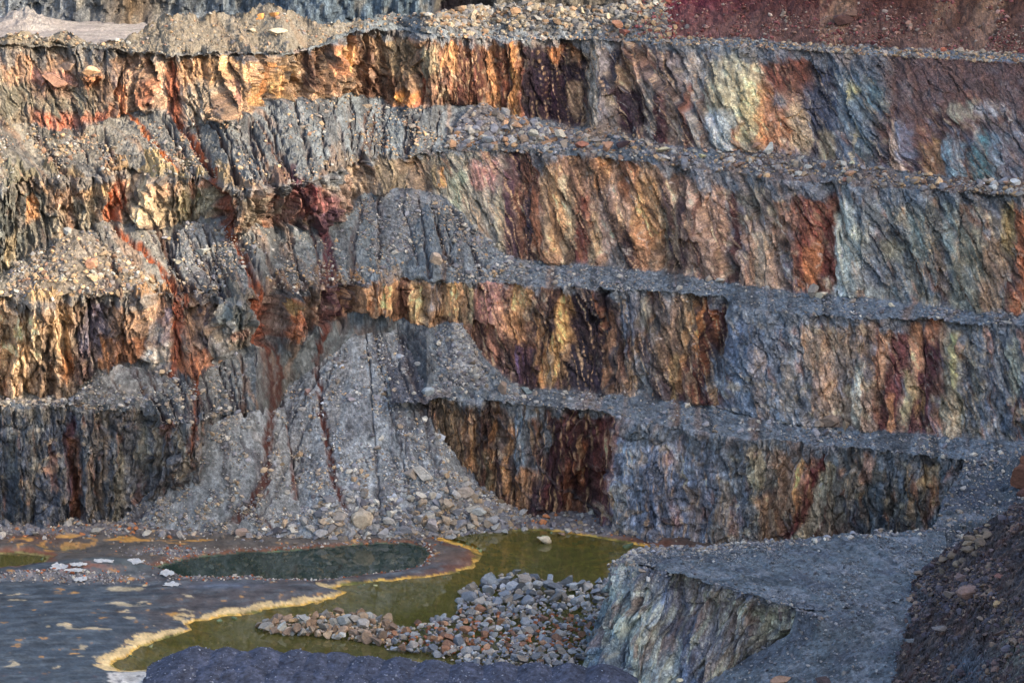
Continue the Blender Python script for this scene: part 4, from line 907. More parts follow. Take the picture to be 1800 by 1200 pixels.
def water(name, poly, m, label, grow=1.03, lift=0.0):
    c = np.mean(poly, 0)
    pts = np.array([(c[0] + (x - c[0]) * grow + np.sign(x - c[0]) * 8, c[1] + (y - c[1]) * grow + np.sign(y - c[1]) * 2.5) for x, y in poly])
    V = unp(pts[:, 0], pts[:, 1], np.full(len(pts), WATER + lift))
    me = bpy.data.meshes.new(name); me.from_pydata([tuple(v) for v in V], [], [list(range(len(V)))[::-1]]); me.update()
    me.materials.append(m)
    if me.polygons[0].normal.z < 0: me.flip_normals()
    add(name, me, "structure", label, "pond")
M_WG = water_mat("olive_water", (.84, .80, .44), (.24, .22, .07), .32)
M_WD = water_mat("dark_green_water", (.5, .62, .52), (.05, .085, .07), .42)
water("pond_water", pondB, M_WG, "olive green pond with tan shores")
water("pond_water", pondA, M_WD, "dark green pool in front of the scree fan", 1.02, .03)
water("pond_water", pondC, M_WG, "small murky pool at the left edge", 1.02, .01)

# ================================================================ RIGHT FOREGROUND
# bench floor
def deck(key, rows, nr, nc, col, label, seed, name="gravel_bench", amp=1.0, dark=(72,76,90), skirt=0):
    P = net(rows, nr, nc); px, py = proj(P); d, t = gravel_detail(P, amp, seed)
    n1 = fbm(P[..., 0] / 5, P[..., 1] / 3, 0, 5, 251 + seed)
    n4 = fbm(P[..., 0] / 9, P[..., 1] / 1.6, 0, 4, 271 + seed); C = lin(col) * (1 + .35 * n4 + .25 * fbm(P[..., 0] / .5, P[..., 1] / .5, 0, 3, 272))[..., None] * np.ones(P.shape); w = (.55 * sst(0, .6, n1))[..., None]; C = C * (1 - w) + lin(dark) * w
    w = (.4 * sst(.1, .6, -n1))[..., None]; C = C * (1 - w) + lin((126,130,140)) * w
    C = C * t[..., None]
    P = P.copy(); P[..., 2] += d * .7
    rut = fbm(P[..., 0] / 1.1 + .35 * P[..., 1], P[..., 1] / 14, 0, 3, 275 + seed); P[..., 2] += .22 * rut
    sheet_obj(name, P, np.clip(C, .004, .6), M_GRAVEL, label, "bench", skirt=skirt); SHEETS[key] = (P, px, py)
    return P
deck('deckA', [[(1118,967,8),(1215,961,8),(1300,955,8),(1400,947,8),(1500,938,8),(1580,934,8),(1660,928,8)],
      [(1106,974,8),(1190,985,8),(1280,993,8),(1390,1000,8),(1480,1005,8),(1570,1005,8),(1670,1005,8)],
      [(1097,982,8),(1185,1007,8),(1270,1030,8),(1400,1070,8),(1450,1072,7.95),(1570,1058,7.95),(1680,1050,7.95)]], 150, 300, (90,99,107), "grey gravel bench above the near cliff", 1)
deck('deckB', [[(1395,1058,7.96),(1430,1062,7.98),(1520,1052,8.0),(1600,1044,8.0),(1680,1036,8.0)],
      [(1400,1076,7.8),(1435,1088,7.8),(1520,1090,7.8),(1600,1090,7.8),(1670,1088,7.9)],
      [(1388,1112,5.6),(1440,1118,6.2),(1500,1122,6.6),(1560,1125,6.8),(1640,1128,7)],
      [(1305,1162,1.8),(1370,1168,3.2),(1440,1172,4.4),(1510,1175,5.2),(1600,1178,6)],
      [(1235,1202,0),(1310,1208,1.4),(1390,1212,2.8),(1470,1216,3.8),(1570,1220,4.8)],
      [(1130,1290,-3),(1230,1300,-1.5),(1330,1310,0),(1420,1320,1),(1530,1330,2)]], 170, 230, (84,92,100), "dark gravel ramp falling away beside the near cliff", 2)
# near cliff
rowsC = [[(1150,958,8),(1098,974,8),(1094,980,8),(1150,1001,8),(1210,1008,8),(1265,1027,8),(1330,1044,8),(1400,1068,8),(1436,1090,7.9)],
         [(1150,985,6),(1080,1005,6),(1085,1030,6),(1140,1045,6),(1205,1045,6),(1262,1060,6),(1330,1070,6.2),(1402,1088,6.8),(1438,1093,7.6)],
         [(1150,1040,2),(1056,1070,2),(1062,1110,2),(1120,1125,2),(1190,1120,2.4),(1258,1120,3),(1325,1110,4),(1400,1103,6),(1440,1096,7.3)],
         [(1150,1120,-3),(1022,1150,-3),(1028,1225,-3),(1110,1240,-3),(1180,1225,-2),(1250,1200,-.6),(1315,1158,1.2),(1398,1114,4.8),(1442,1099,6.8)]]
P = net(rowsC, 150, 400); px, py = proj(P)
uu = np.cumsum(np.linalg.norm(np.diff(P[60], axis=0, prepend=P[60, :1]), axis=1))[None] * np.ones(P.shape[:2]); vv = P[..., 2]
nh = np.stack([np.gradient(smooth1(P[60, :, 1], 20)), -np.gradient(smooth1(P[60, :, 0], 20))], -1); nh /= np.linalg.norm(nh, axis=1)[:, None]
wp = .5 * fbm(uu / 3, vv / 5, 0, 3, 261); us = uu + wp - .25 * vv
o1, e1, i1 = facet(us / 2.2, vv / 4.5, 262, 1.5); o2, e2, i2 = facet(us / .9, (vv + wp) / 2.0, 263, 1.7); o3, e3, i3 = facet(us / .4, vv / .8, 264, 1.8)
ob_, eb_, _q = facet(us / 3.6, vv / 9.0 + .1 * us, 272, 1.9)
D = 1.6 * ob_ + 1.1 * o1 + .6 * o2 + .25 * o3 + 1.1 * perlin(us / 4, vv / 10, 0, 265) - .5 * np.exp(-eb_ / .05) - .35 * np.exp(-e1 / .06) - .15 * np.exp(-e2 / .06) + .25 * fbm(us / .8, vv / 2.5, 0, 4, 266)
ew = np.minimum(sst(0, .06, np.linspace(0, 1, 150)), 1)[:, None] * sst(1, .93, np.linspace(0, 1, 400))[None]
D = D * (.25 + .75 * ew)
P = P.copy(); P[..., 0] += -nh[None, :, 0] * D * -1; P[..., 1] += nh[None, :, 1] * D
C = cstops([(1040,(92,106,116)),(1080,(126,138,138)),(1130,(128,134,134)),(1180,(88,100,120)),(1215,(112,106,106)),(1260,(124,120,114)),(1310,(116,112,108)),(1360,(126,126,114)),(1440,(88,94,108))], px + 25 * perlin(us / 3, vv / 5, 0, 267) - .35 * (py - 1080))
def m2(C, w, c): w = np.clip(w, 0, 1)[..., None]; return C * (1 - w) + lin(c) * w
q = fbm(us / .9, vv / 3.2, 0, 4, 268)
C = m2(C, .7 * sst(.05, .6, q), (72, 80, 96)); C = m2(C, .55 * sst(.1, .6, -q), (160, 162, 142))
C = m2(C, .7 * sst(.25, .6, fbm(us / 1.2, vv / 4, 3, 4, 269)), (112, 96, 90))
C = m2(C, .6 * sst(.2, .6, fbm(us / 2.2, vv / 2, 6, 4, 270)), (64, 58, 64))
C = m2(C, .8 * np.exp(-np.abs(fbm(us / 1.5, vv / 3, 9, 3, 271)) / .03) * .5, (178, 176, 160))
C = m2(C, np.exp(-(np.linspace(0, 1, 150)[:, None] / .09) ** 2) * (.9 + .8 * perlin(us / 2, vv / 2, 0, 274)), (66, 70, 80))
C *= (1 + .35 * (idr(i2, 5) - .5) + .3 * (idr(i3, 5) - .5))[..., None]
sheet_obj("rock_face", P, np.clip(C * 1.55, .004, .6), M_FACE, "near grey green cliff under the gravel bench at lower right", "rock face")
SHEETS['near'] = (P, px, py)
# gravel slope between lowest ledge and near bench
deck('slopeG', [[(1700,806,11),(1760,799,11.4),(1830,790,12),(1960,775,13)],
      [(1684,840,9.9),(1735,836,10.3),(1820,830,11.0),(1960,820,12.3)],
      [(1660,872,9.2),(1735,862,9.8),(1820,855,10.6),(1960,840,12)],
      [(1640,936,7.8),(1700,936,7.8),(1800,930,8.2),(1960,920,9)],
      [(1636,970,7.2),(1700,972,7.2),(1800,970,7.6),(1960,960,8)]], 110, 150, (76,84,92), "grey gravel slope joining the lowest ledge to the near bench", 3, "gravel_slope", skirt=8, amp=2.4)
# dark slope in the corner
rowsD = [[(1604,1022,8.2),(1640,985,10),(1690,945,12.4),(1735,915,14.5),(1800,882,17),(1950,800,24),(2150,740,32)],
         [(1592,1080,7.4),(1640,1075,9.6),(1690,1065,12.2),(1740,1050,14.8),(1820,1025,18.5),(1960,985,25),(2150,920,32)],
         [(1560,1140,5.4),(1620,1145,8.4),(1680,1145,11.4),(1740,1140,14.4),(1825,1120,18.2),(1960,1090,24),(2150,1040,32)],
         [(1490,1240,1.4),(1580,1250,6),(1670,1255,10.4),(1750,1250,14),(1840,1240,18),(1960,1230,23),(2150,1200,31)]]
P = net(rowsD, 210, 330); px, py = proj(P)
X, Y, Z = P[..., 0], P[..., 1], P[..., 2]
g1, e1, i1 = facet(X / 1.5, (Y + Z) / 1.2, 281, 1.7); g2, e2, i2 = facet(X / .65, (Y + Z) / .6, 282, 1.8); g3, _, i3 = facet(X / .3, (Y + Z) / .3, 283, 1.6)
d = .9 * fbm(X / 4, Y / 4, Z / 4, 4, 284) + .45 * g1 * sst(-.2, .3, perlin(X / 3, Y / 3, Z / 3, 285)) + .4 * g2 + .18 * g3
P = P.copy(); P[..., 2] += d * .8; P[..., 1] -= .4 * d
C = lin((74, 67, 68)) * np.ones(P.shape); n = fbm(X / 2.5, Y / 2.5, Z / 2.5, 4, 286); nn = fbm(X / 1, Y / 1, Z / 1, 4, 287)
C = m2(C, .7 * sst(0, .6, n), (82, 62, 62)); C = m2(C, .5 * sst(.1, .6, -n), (50, 52, 66)); C = m2(C, .5 * sst(.25, .7, nn), (126, 104, 92))
C = m2(C, .8 * np.exp(-(((px - 1700) / 40) ** 2 + ((py - 1175) / 30) ** 2)), (84, 96, 112)); C = m2(C, .8 * np.exp(-(((px - 1790) / 40) ** 2 + ((py - 1140) / 50) ** 2)) * sst(-.3, .3, nn), (110, 116, 110))
C = m2(C, .7 * np.exp(-(((px - 1620) / 20) ** 2 + ((py - 1040) / 40) ** 2)), (100, 104, 114))
C *= (1 + .7 * (idr(i2, 5) - .5) + .6 * (idr(i3, 5) - .5))[..., None]
sheet_obj("dark_slope", P, np.clip(C, .004, .5), M_FACE, "dark purple brown broken slope filling the lower right corner", "slope", skirt=14)
SHEETS['dark'] = (P, px, py)

# ---- foreground gravel berm of tipped loads
bx = np.linspace(unp(255, 1190, -2)[0], unp(1120, 1190, -2)[0], 620); yb0 = unp(700, 1245, -2)[1]; yb1 = unp(700, 1150, -2)[1]
byy = np.linspace(yb0, yb1, 150); GX, GY = np.meshgrid(bx, byy)
zb = np.full(GX.shape, -3.0)
heaps = [(300,1190,1.6),(345,1184,3.0),(398,1186,3.0),(430,1190,2.8),(462,1187,3.1),(522,1190,3.0),(560,1194,2.9),(592,1193,2.95),(645,1200,3.0),(700,1203,3.0),(760,1206,2.9),(820,1208,2.8),(880,1208,2.8),(940,1209,2.8),(1000,1210,2.8),(1060,1212,2.8)]
for hx, hy, hh in heaps:
    c = unp(hx, hy, -2)
    r = np.hypot((GX - c[0]), (GY - c[1]) * .8)
    zb = np.maximum(zb, -2.1 + hh - .62 * np.sqrt(r * r + .6) + .42)
    c2 = c - [1.2, 4.5, 0]; r = np.hypot(GX - c2[0], (GY - c2[1]) * .8); zb = np.maximum(zb, -2.1 + hh * .92 - .6 * np.sqrt(r * r + .8) + .35)
P = np.stack([GX, GY, zb], -1); d, t = gravel_detail(P, .6, 5); P[..., 2] += d * .6
px, py = proj(P); C = lin((64, 70, 88)) * np.ones(P.shape) * (t * (1 + .3 * fbm(GX / 2, GY / 2, 0, 3, 290)))[..., None]
sheet_obj("gravel_berm", P, np.clip(C, .004, .5), M_GRAVEL, "dark blue grey berm of tipped gravel heaps along the bottom edge", "berm"); SHEETS['berm'] = (P, px, py)
# ================================================================ STONES
import bmesh
def stone_shape(sub, seed, cuts=7, flat=1.0):
    r = random.Random(seed)
    bm = bmesh.new(); bmesh.ops.create_icosphere(bm, subdivisions=sub, radius=1.0)
    pl = []
    for _ in range(cuts):
        n = Vector((r.gauss(0, 1), r.gauss(0, 1), r.gauss(0, 1))).normalized(); pl.append((n, r.uniform(.32, .66)))
    for v in bm.verts:
        p = v.co.copy()
        for n, d in pl:
            k = p.dot(n) - d
            if k > 0: p -= n * k
        p *= 1 + r.uniform(-.05, .05)
        v.co = (p.x, p.y * r.uniform(.98, 1.02), p.z * flat)
    V = np.array([v.co[:] for v in bm.verts]); F = np.array([[v.index for v in f.verts] for f in bm.faces]); bm.free()
    e = V.max(0) - V.min(0); V = (V - (V.max(0) + V.min(0)) / 2) / e.max() * 2
    return V, F
SMALL = [stone_shape(1, 100 + i, 4, .8) for i in range(10)]
BIGSH = [stone_shape(3, 300 + i, 8, .95) for i in range(20)]
SLABS = [stone_shape(2, 500 + i, 6, .45) for i in range(6)]

def rotm(n):
    a = rng.uniform(0, 2 * np.pi, n); b = rng.normal(0, .35, n); c = rng.normal(0, .35, n)
    ca, sa, cb, sb, cc, sc_ = np.cos(a), np.sin(a), np.cos(b), np.sin(b), np.cos(c), np.sin(c)
    Rz = np.zeros((n, 3, 3)); Rz[:, 0, 0] = ca; Rz[:, 0, 1] = -sa; Rz[:, 1, 0] = sa; Rz[:, 1, 1] = ca; Rz[:, 2, 2] = 1
    Rx = np.zeros((n, 3, 3)); Rx[:, 0, 0] = 1; Rx[:, 1, 1] = cb; Rx[:, 1, 2] = -sb; Rx[:, 2, 1] = sb; Rx[:, 2, 2] = cb
    Ry = np.zeros((n, 3, 3)); Ry[:, 1, 1] = 1; Ry[:, 0, 0] = cc; Ry[:, 0, 2] = sc_; Ry[:, 2, 0] = -sc_; Ry[:, 2, 2] = cc
    return Rz @ Rx @ Ry

def scatter(name, label, pts, sizes, cols, shapes=None, sink=.25):
    shapes = shapes or SMALL
    n = len(pts); VV = []; FF = []; CC = []; off = 0
    pick = rng.integers(0, len(shapes), n)
    for s, (V, F) in enumerate(shapes):
        m = np.where(pick == s)[0]
        if not len(m): continue
        Rm = rotm(len(m)); sc = sizes[m][:, None] * rng.uniform(.75, 1.2, (len(m), 3)) * [1, 1, .85]
        v = np.einsum('nij,nkj->nki', Rm, V[None] * sc[:, None, :]) + pts[m][:, None, :]
        v[..., 2] += (sizes[m] * (.5 - sink))[:, None]
        VV.append(v.reshape(-1, 3)); FF.append((F[None] + (np.arange(len(m)) * len(V))[:, None, None] + off).reshape(-1, 3)); off += len(m) * len(V)
        CC.append(np.repeat(cols[m], len(V), axis=0))
    me = mesh_raw(name, np.concatenate(VV), np.concatenate(FF), np.concatenate(CC), M_STONE)
    return add(name, me, "stuff", label)

def pick_pts(key, n, wfun):
    P, px, py = SHEETS[key]
    w = np.clip(wfun(px, py), 0, None) * ((px > -60) & (px < 1870)); w = w.ravel()
    cell = np.ones_like(w)
    k = rng.choice(len(w), n, p=w / w.sum())
    return P.reshape(-1, 3)[k] + rng.normal(0, .08, (n, 3)) * [1, 1, 0], px.ravel()[k], py.ravel()[k]

def palette(n, pal, var=.22):
    a = np.array([lin(c) for c in pal])[rng.integers(0, len(pal), n)]
    return np.clip(a * np.exp(rng.normal(0, var, (n, 1))), .01, .7)
def psize(n, lo, hi, a=2.2):
    u = rng.uniform(0, 1, n); return lo * (1 - u * (1 - (lo / hi) ** a)) ** (-1 / a) / 2
GREY = [(124,124,130),(112,114,122),(142,140,138),(102,100,106),(162,158,150),(132,122,112)]
WARM = [(140,130,118),(150,132,110),(124,118,114),(160,136,108),(110,106,106),(132,106,90),(144,144,140)]
REDP = [(140,90,92),(120,70,72),(160,120,110),(110,60,66),(176,150,140)]
one = lambda x, y: np.ones_like(x)
def clump(x, y, s=60, seed=0): return np.clip(.25 + fbm(x / s, y / s, 0, 3, 400 + seed), .03, None)
def rub(key, n, wf, lo, hi, pal, label, a=2.2, **k):
    p, x, y = pick_pts(key, n, wf); return scatter("rubble", label, p, psize(n, lo, hi, a), palette(n, pal), **k)
rub(0, 2300, lambda x, y: ((x > 740) & (x < 1170)) * (.15 + sst(60, 20, y)), .35, 1.35, [(124,122,118),(104,104,106),(138,128,112),(122,102,84),(90,88,88)], "grey and tan rubble on the slope above the top face", 1.6)
rub(0, 2200, lambda x, y: (x > 1140) * clump(x, y, 50, 1) * (.3 + sst(0, 80, y)), .18, .8, [(120,74,76),(104,60,60),(140,110,100),(130,118,110),(92,58,52)], "small pinkish stones on the dark red slope")
rub(0, 700, lambda x, y: (x < 760) * 1.0, .18, .8, WARM, "small warm stones on the soil bank along the top crest")
rub(1, 1300, lambda x, y: (x > 760) * (.3 + (x > 1150)), .25, .9, WARM, "rubble strip along the top ledge")
rub(3, 2600, lambda x, y: (x < 800) * clump(x, y, 50, 2), .16, .9, WARM, "small stones on the upper left scree")
rub('gap', 260, one, .16, .7, GREY, "stones in the gully between the two cones")
rub(3, 1800, lambda x, y: (x > 820) * (.25 + 1.2 * clump(x, y, 40, 3)), .25, 1.4, WARM + GREY[:3], "rubble along the second ledge", 1.8)
rub('heap', 900, lambda x, y: sst(185, 240, y) + .2, .35, 1.5, GREY + [(150,120,96)], "blocks covering the grey rubble heap", 1.5)
rub('heapb', 260, one, .3, 1.1, WARM, "stones on the small brown rubble heap")
rub(5, 3800, lambda x, y: (x < 900) * clump(x, y, 50, 4), .16, .9, GREY + WARM[:4], "small stones on the middle scree")
rub(5, 1100, lambda x, y: (x > 820) * (.15 + clump(x, y, 60, 5) + .6 * (x < 1150)), .2, 1.1, GREY, "grey stones along the third ledge")
rub('mid', 1500, lambda x, y: clump(x, y, 50, 21), .16, .8, GREY, "small stones on the middle scree cone")
rub('lm2', 450, lambda x, y: clump(x, y, 50, 22), .16, .8, GREY + WARM[:3], "small stones on the narrow left cone")
rub('llow', 600, lambda x, y: .2 + sst(670, 710, y), .2, .9, GREY, "stones on the low cone at left")
rub('lmid', 750, lambda x, y: .25 + sst(430, 480, y), .25, 1.2, WARM + [(176,150,120)], "sunlit tan blocks on the far left cone")
rub(7, 1300, lambda x, y: (x > 760) * (.15 + clump(x, y, 60, 6)), .2, 1.1, GREY, "grey stones along the lowest ledge")
rub(7, 1000, lambda x, y: (x < 430) * (.2 + clump(x, y, 40, 7)), .2, 1.1, GREY + WARM[:3], "stones on the lowest ledge at left")
rub('big', 7500, lambda x, y: clump(x, y, 45, 8) * (.3 + sst(700, 930, y)), .16, 1.0, GREY + [(160,166,176),(168,146,120),(186,184,178)], "small stones on the great scree fan")
rub('big', 620, lambda x, y: sst(820, 920, y) * ((y < 960)) * (.3 + (x > 560)), .5, 1.5, GREY + WARM[:3], "blocks at the foot of the great scree fan", 1.6)
rub('left', 2600, lambda x, y: clump(x, y, 45, 9) * (.4 + sst(760, 930, y)), .16, .9, GREY + WARM[:2], "small stones on the left scree fan")
rub('small', 1300, one, .16, .9, GREY, "stones on the small scree cone")
rub('floor', 1500, lambda x, y: sst(962, 935, y) * (FSM > -.3) * sst(1250, 1100, x) * (y > 905), .25, 1.2, GREY + WARM[:2] + [(150,100,70)], "rubble between the scree and the ponds", 1.9)
gr = lambda x, y: (np.exp(-(((x - 60) / 70) ** 2 + ((y - 1017) / 6.0) ** 2)) + np.exp(-(((x - 170) / 60) ** 2 + ((y - 1024) / 5.0) ** 2)) + 1.2 * np.exp(-(((x - 410) / 90) ** 2 + ((y - 1016) / 5) ** 2)) + np.exp(-(((x - 300) / 60) ** 2 + ((y - 972) / 6.) ** 2)) + np.exp(-(FSA / .6) ** 2) * .5) * (FSM > 0)
rub('floor', 1500, gr, .15, .6, GREY + [(150,90,60)], "gravel rims round the dark pool")
rub('floor', 700, lambda x, y: (FSM < -.8) * (x < 1200) * (y < 1180) * (.2 + (FSA < -1) + clump(x, y, 70, 11)), .3, 1.3, [(120,130,90),(100,116,90),(150,150,110)], "stones lying under the pond water")
rub('deckA', 4200, lambda x, y: 1.0 * clump(x, y, 60, 12), .12, .6, [(96,100,108),(112,116,124),(80,84,92),(136,136,136)], "gravel on the near bench")
rub('deckA', 420, lambda x, y: sst(16, 0, y - np.interp(x, [1118, 1215, 1400, 1500, 1660], [967, 961, 947, 938, 928])), .3, .9, GREY, "rubble along the far edge of the near bench")
rub('deckB', 2400, one, .12, .6, [(90,94,104),(106,110,120),(74,78,88),(130,130,132)], "gravel on the ramp")
rub('slopeG', 1500, one, .15, .9, GREY, "gravel on the slope at right")
rub('near', 650, lambda x, y: sst(1045, 960, y - np.clip(x - 1150, 0, 400) * .2), .2, .7, GREY, "stones caught on the brow of the near cliff")
rub(0, 700, lambda x, y: np.exp(-((x - 1150 - .3 * (y - 40)) / 30) ** 2), .3, 1.1, WARM + REDP[:2] + [(120,70,64)], "reddish rubble where the grey heap meets the red slope")
rub('dark', 5200, lambda x, y: clump(x, y, 60, 13), .18, 1.1, [(86,76,80),(100,84,80),(76,74,84),(116,102,92),(64,58,66)], "broken dark stones in the lower right corner", 2.0, shapes=SLABS[:2] + SMALL)
rub('berm', 1400, one, .1, .35, [(120,128,146),(100,106,124)], "pebbles on the blue grey berm")

# ---- individual blocks
MESHES = {}
def shape_mesh(kind, i, mat=None):
    key = (kind, i)
    if key not in MESHES:
        V, F = (BIGSH if kind == 'b' else SLABS)[i]
        if kind == 'b':
            V = V * (1 + .03 * fbm(V[:, 0] * 2.5 + i, V[:, 1] * 2.5, V[:, 2] * 2.5, 3, 500))[:, None]
        MESHES[key] = mesh_raw("boulder" if kind == 'b' else "rock_slab", V, F, None, M_BOULDER)
    return MESHES[key]
deps = bpy.context.evaluated_depsgraph_get(); bpy.context.view_layer.update(); deps.update()
def hit(px, py):
    d = ray(px, py); d = d / np.linalg.norm(d); o = Vector(CAM) + Vector(d) * 350
    ok, loc, nor, *_ = SC.ray_cast(deps, o, Vector(d))
    return np.array(loc) if ok else None
def block(name, cat, px, py, w, h, col, label, group=None, kind='b', pt=None, depth=None, rz=None, sink=.12):
    P = hit(px, py + h * .35) if pt is None else pt
    if P is None: return None
    m = np.linalg.norm(P - CAM) / FPX
    W_, H_ = w * m * 1.05, h * m * 1.05
    i = random.randrange(len(BIGSH) if kind == 'b' else len(SLABS))
    o = bpy.data.objects.new(name, shape_mesh(kind, i)); COL.objects.link(o)
    D_ = depth * m if depth else W_ * random.uniform(.7, 1.0)
    zext = 1.0 if kind == 'b' else 2.2
    o.scale = (W_ / 2, D_ / 2, H_ / 2 * zext)
    tl = .35 if name == 'rock' else .1; o.rotation_euler = (random.gauss(0, tl), random.gauss(0, tl), rz if rz is not None else random.uniform(-.35, .35))
    o.location = (P[0], P[1] + D_ * .15, P[2] + H_ * (.5 - sink))
    cl = lin(col); cl = cl.mean() + (cl - cl.mean()) * .7; o.color = (*(cl * .88), 1)
    o["label"] = label; o["category"] = cat
    if group: o["group"] = group
    return o
B = [
 (766,458,30,24,(196,168,140),"lone pale tan block in the middle of the grey central scree"),
 (721,834,28,30,(160,146,132),"grey tan slab leaning beside the long pale slab on the great scree fan"),
 (743,832,42,26,(188,182,172),"long pale tilted slab, the largest stone half way down the great fan"),
 (817,868,34,26,(168,154,142),"big squarish block with a cracked top low on the right flank of the fan"),
 (842,901,26,18,(170,174,172),"pale rounded block above the right end of the boulder row by the olive pond"),
 (957,948,28,18,(206,188,156),"single cream boulder standing in the olive water with its reflection"),
 (633,916,40,36,(190,172,146),"largest cream boulder at the foot of the great fan"),
 (598,913,26,26,(158,146,134),"grey brown boulder touching the largest cream one on its left"),
 (760,926,34,24,(160,150,148),"broad mauve grey block at the water's upper left bank"),
 (752,690,22,18,(150,164,174),"blue white stone between the great fan and the small cone"),
 (883,684,26,24,(150,124,104),"brown block at the foot of the small scree cone"),
 (925,687,22,14,(120,140,146),"blue green stone on the lowest ledge right of the small cone"),
 (1430,514,20,28,(148,136,124),"upright grey stone leaning on the rust coloured edge of the second face"),
 (1444,520,24,14,(210,198,170),"low cream stone at the foot of the pale corner of the second face"),
 (1567,537,13,8,(196,188,160),"small cream stone lying alone on the third ledge"),
 (1459,743,32,24,(140,116,98),"brown boulder on the lowest ledge under the tan third face"),
 (1487,751,12,24,(150,126,98),"thin upright tan stone right of the brown ledge boulder"),
 (1440,747,18,12,(150,130,110),"small brown stone left of the brown ledge boulder"),
 (160,127,32,26,(206,160,112),"orange tan boulder overhanging near the top left crest"),
 (95,142,50,26,(170,120,92),"pinkish broad block below the top left crest"),
 (120,120,30,20,(150,120,96),"brown block wedged between the pinkish block and the orange boulder"),
 (488,58,34,14,(204,186,150),"flat cream boulder on the soil bank under the orange outcrop"),
 (442,54,15,9,(186,172,142),"small cream stone left of the flat cream boulder"),
 (647,187,15,10,(196,170,140),"cream stone at the top of the scree below the olive face"),
 (906,21,19,16,(170,130,90),"orange brown boulder standing on the skyline rubble"),
 (985,20,16,14,(176,156,128),"tan boulder on the skyline rubble right of the orange brown one"),
 (1085,45,20,18,(176,116,80),"orange block in the rubble beside the crimson slope"),
 (1098,60,20,18,(150,84,66),"dark red block at the edge of the crimson slope"),
 (985,237,24,15,(190,180,158),"cream block near the right foot of the grey rubble heap"),
 (938,236,18,22,(186,184,170),"pale upright block in the middle of the grey rubble heap"),
 (888,226,20,16,(130,134,146),"blue grey block high on the grey rubble heap"),
 (858,246,22,14,(140,150,158),"blue grey block low on the left of the rubble heap"),
 (921,245,16,18,(150,128,110),"brown block in the lower middle of the grey rubble heap"),
 (904,257,12,11,(206,156,96),"orange stone at the foot of the grey rubble heap"),
 (1023,257,24,15,(160,96,72),"reddish block between the two rubble heaps"),
 (1068,260,24,18,(176,124,88),"orange brown block at the foot of the small brown heap"),
 (1095,254,24,14,(74,56,66),"dark purple block beside the orange brown one on the second ledge"),
 (1165,264,24,13,(180,174,140),"flat cream block on the second ledge under the stained pillars"),
 (1235,276,16,10,(190,184,130),"yellowish stone on the second ledge below the cream face"),
 (1330,256,18,10,(176,128,96),"pink tan stone at the foot of the orange and cream face"),
 (1353,262,20,20,(190,190,180),"white grey knob of rock at the foot of the orange patch"),
 (1497,287,13,8,(196,192,150),"pale yellow stone below the blue green rock"),
 (1494,306,18,10,(184,138,104),"tan stone at the lip of the second ledge"),
 (1485,316,16,9,(170,110,84),"reddish stone just below the tan one at the ledge lip"),
 (1745,330,16,14,(190,200,206),"pale blue stone at the far right of the second ledge"),
 (1785,322,18,14,(196,204,208),"white blue stone at the right edge of the second ledge"),
 (1658,88,12,10,(190,100,66),"orange stone on the top ledge under the red slope"),
 (472,517,16,22,(130,134,124),"rounded grey green boulder beside the rust channel"),
 (386,634,14,12,(200,150,104),"pale round stone on top of the orange nose"),
 (370,626,16,14,(186,132,92),"round tan stone, higher of the two behind the orange nose"),
 (358,443,28,13,(176,180,172),"pale flat slab on the left scree"),
 (314,461,12,10,(176,172,150),"small cream stone left of the pale flat slab"),
 (158,466,24,22,(186,130,96),"orange block on the far left cone"),
 (163,490,20,18,(190,160,120),"cream tan block below the orange block on the far left cone"),
 (108,493,18,12,(206,180,136),"sunny cream stone low on the far left cone"),
 (242,481,9,9,(196,190,176),"small white stone on the scree between the rust channels"),
 (170,934,20,13,(150,144,134),"grey stone on the rusty flat at left of the fans"),
 (317,941,16,15,(150,146,144),"round grey stone at the upper edge of the ochre streaks"),
 (425,936,24,16,(176,146,128),"pinkish boulder at the foot of the left fan"),
 (500,921,13,16,(190,158,120),"tan round boulder at the foot between the two fans"),
 (792,946,22,10,(150,150,148),"flat grey stones' largest, in the shallows left of the cream boulder"),
 (887,934,16,8,(160,164,160),"small pale stone at the far bank of the olive pond"),
 (987,938,14,8,(150,120,96),"small tan stone right of the cream boulder by the far bank"),
 (1040,933,14,9,(150,150,152),"grey stone at the foot of the blue grey face by the pond"),
 (1700,1045,40,26,(140,108,98),"largest pinkish brown block on the dark slope"),
 (1672,1046,26,14,(128,112,104),"flat grey brown slab left of the largest block on the dark slope"),
 (1690,1016,20,18,(116,96,98),"mauve block above the largest block on the dark slope"),
 (1752,1062,13,14,(176,150,106),"small tan stone right of the largest dark slope block"),
 (1757,1014,18,12,(132,86,82),"red stone high on the dark slope"),
 (1652,1105,26,14,(116,110,112),"flat grey slab low on the dark slope"),
 (1600,1126,16,8,(110,116,126),"blue grey slab at the toe of the dark slope"),
 (1372,1197,36,16,(160,122,98),"tan boulder cut by the bottom edge of the photo"),
 (1448,1197,34,12,(80,64,66),"dark boulder cut by the bottom edge beside the tan one"),
 (1195,1197,14,10,(206,196,160),"cream stone cut by the bottom edge under the near cliff"),
 (735,640,13,9,(160,160,160),"pale stone in the gully between fan and small cone"),
 (617,704,13,11,(160,150,160),"lilac stone high on the great fan"),
 (712,711,14,12,(156,152,148),"grey stone on the upper right of the great fan"),
 (369,879,12,9,(186,200,206),"white blue stone on the left fan"),
 (670,770,12,9,(196,190,176),"cream stone in the middle of the great fan"),
 (780,830,14,10,(170,170,172),"pale grey stone above the squarish block"),
 (640,870,16,14,(150,140,130),"brown grey stone above the largest cream boulder"),
 (540,690,14,12,(150,116,110),"rose stone beside the rust channel on the great fan"),
 (688,905,16,18,(200,192,176),"upright cream stone right of the largest boulder"),
]
for b in B:
    block("boulder", "boulder", b[0], b[1], b[2], b[3], b[4], b[5])

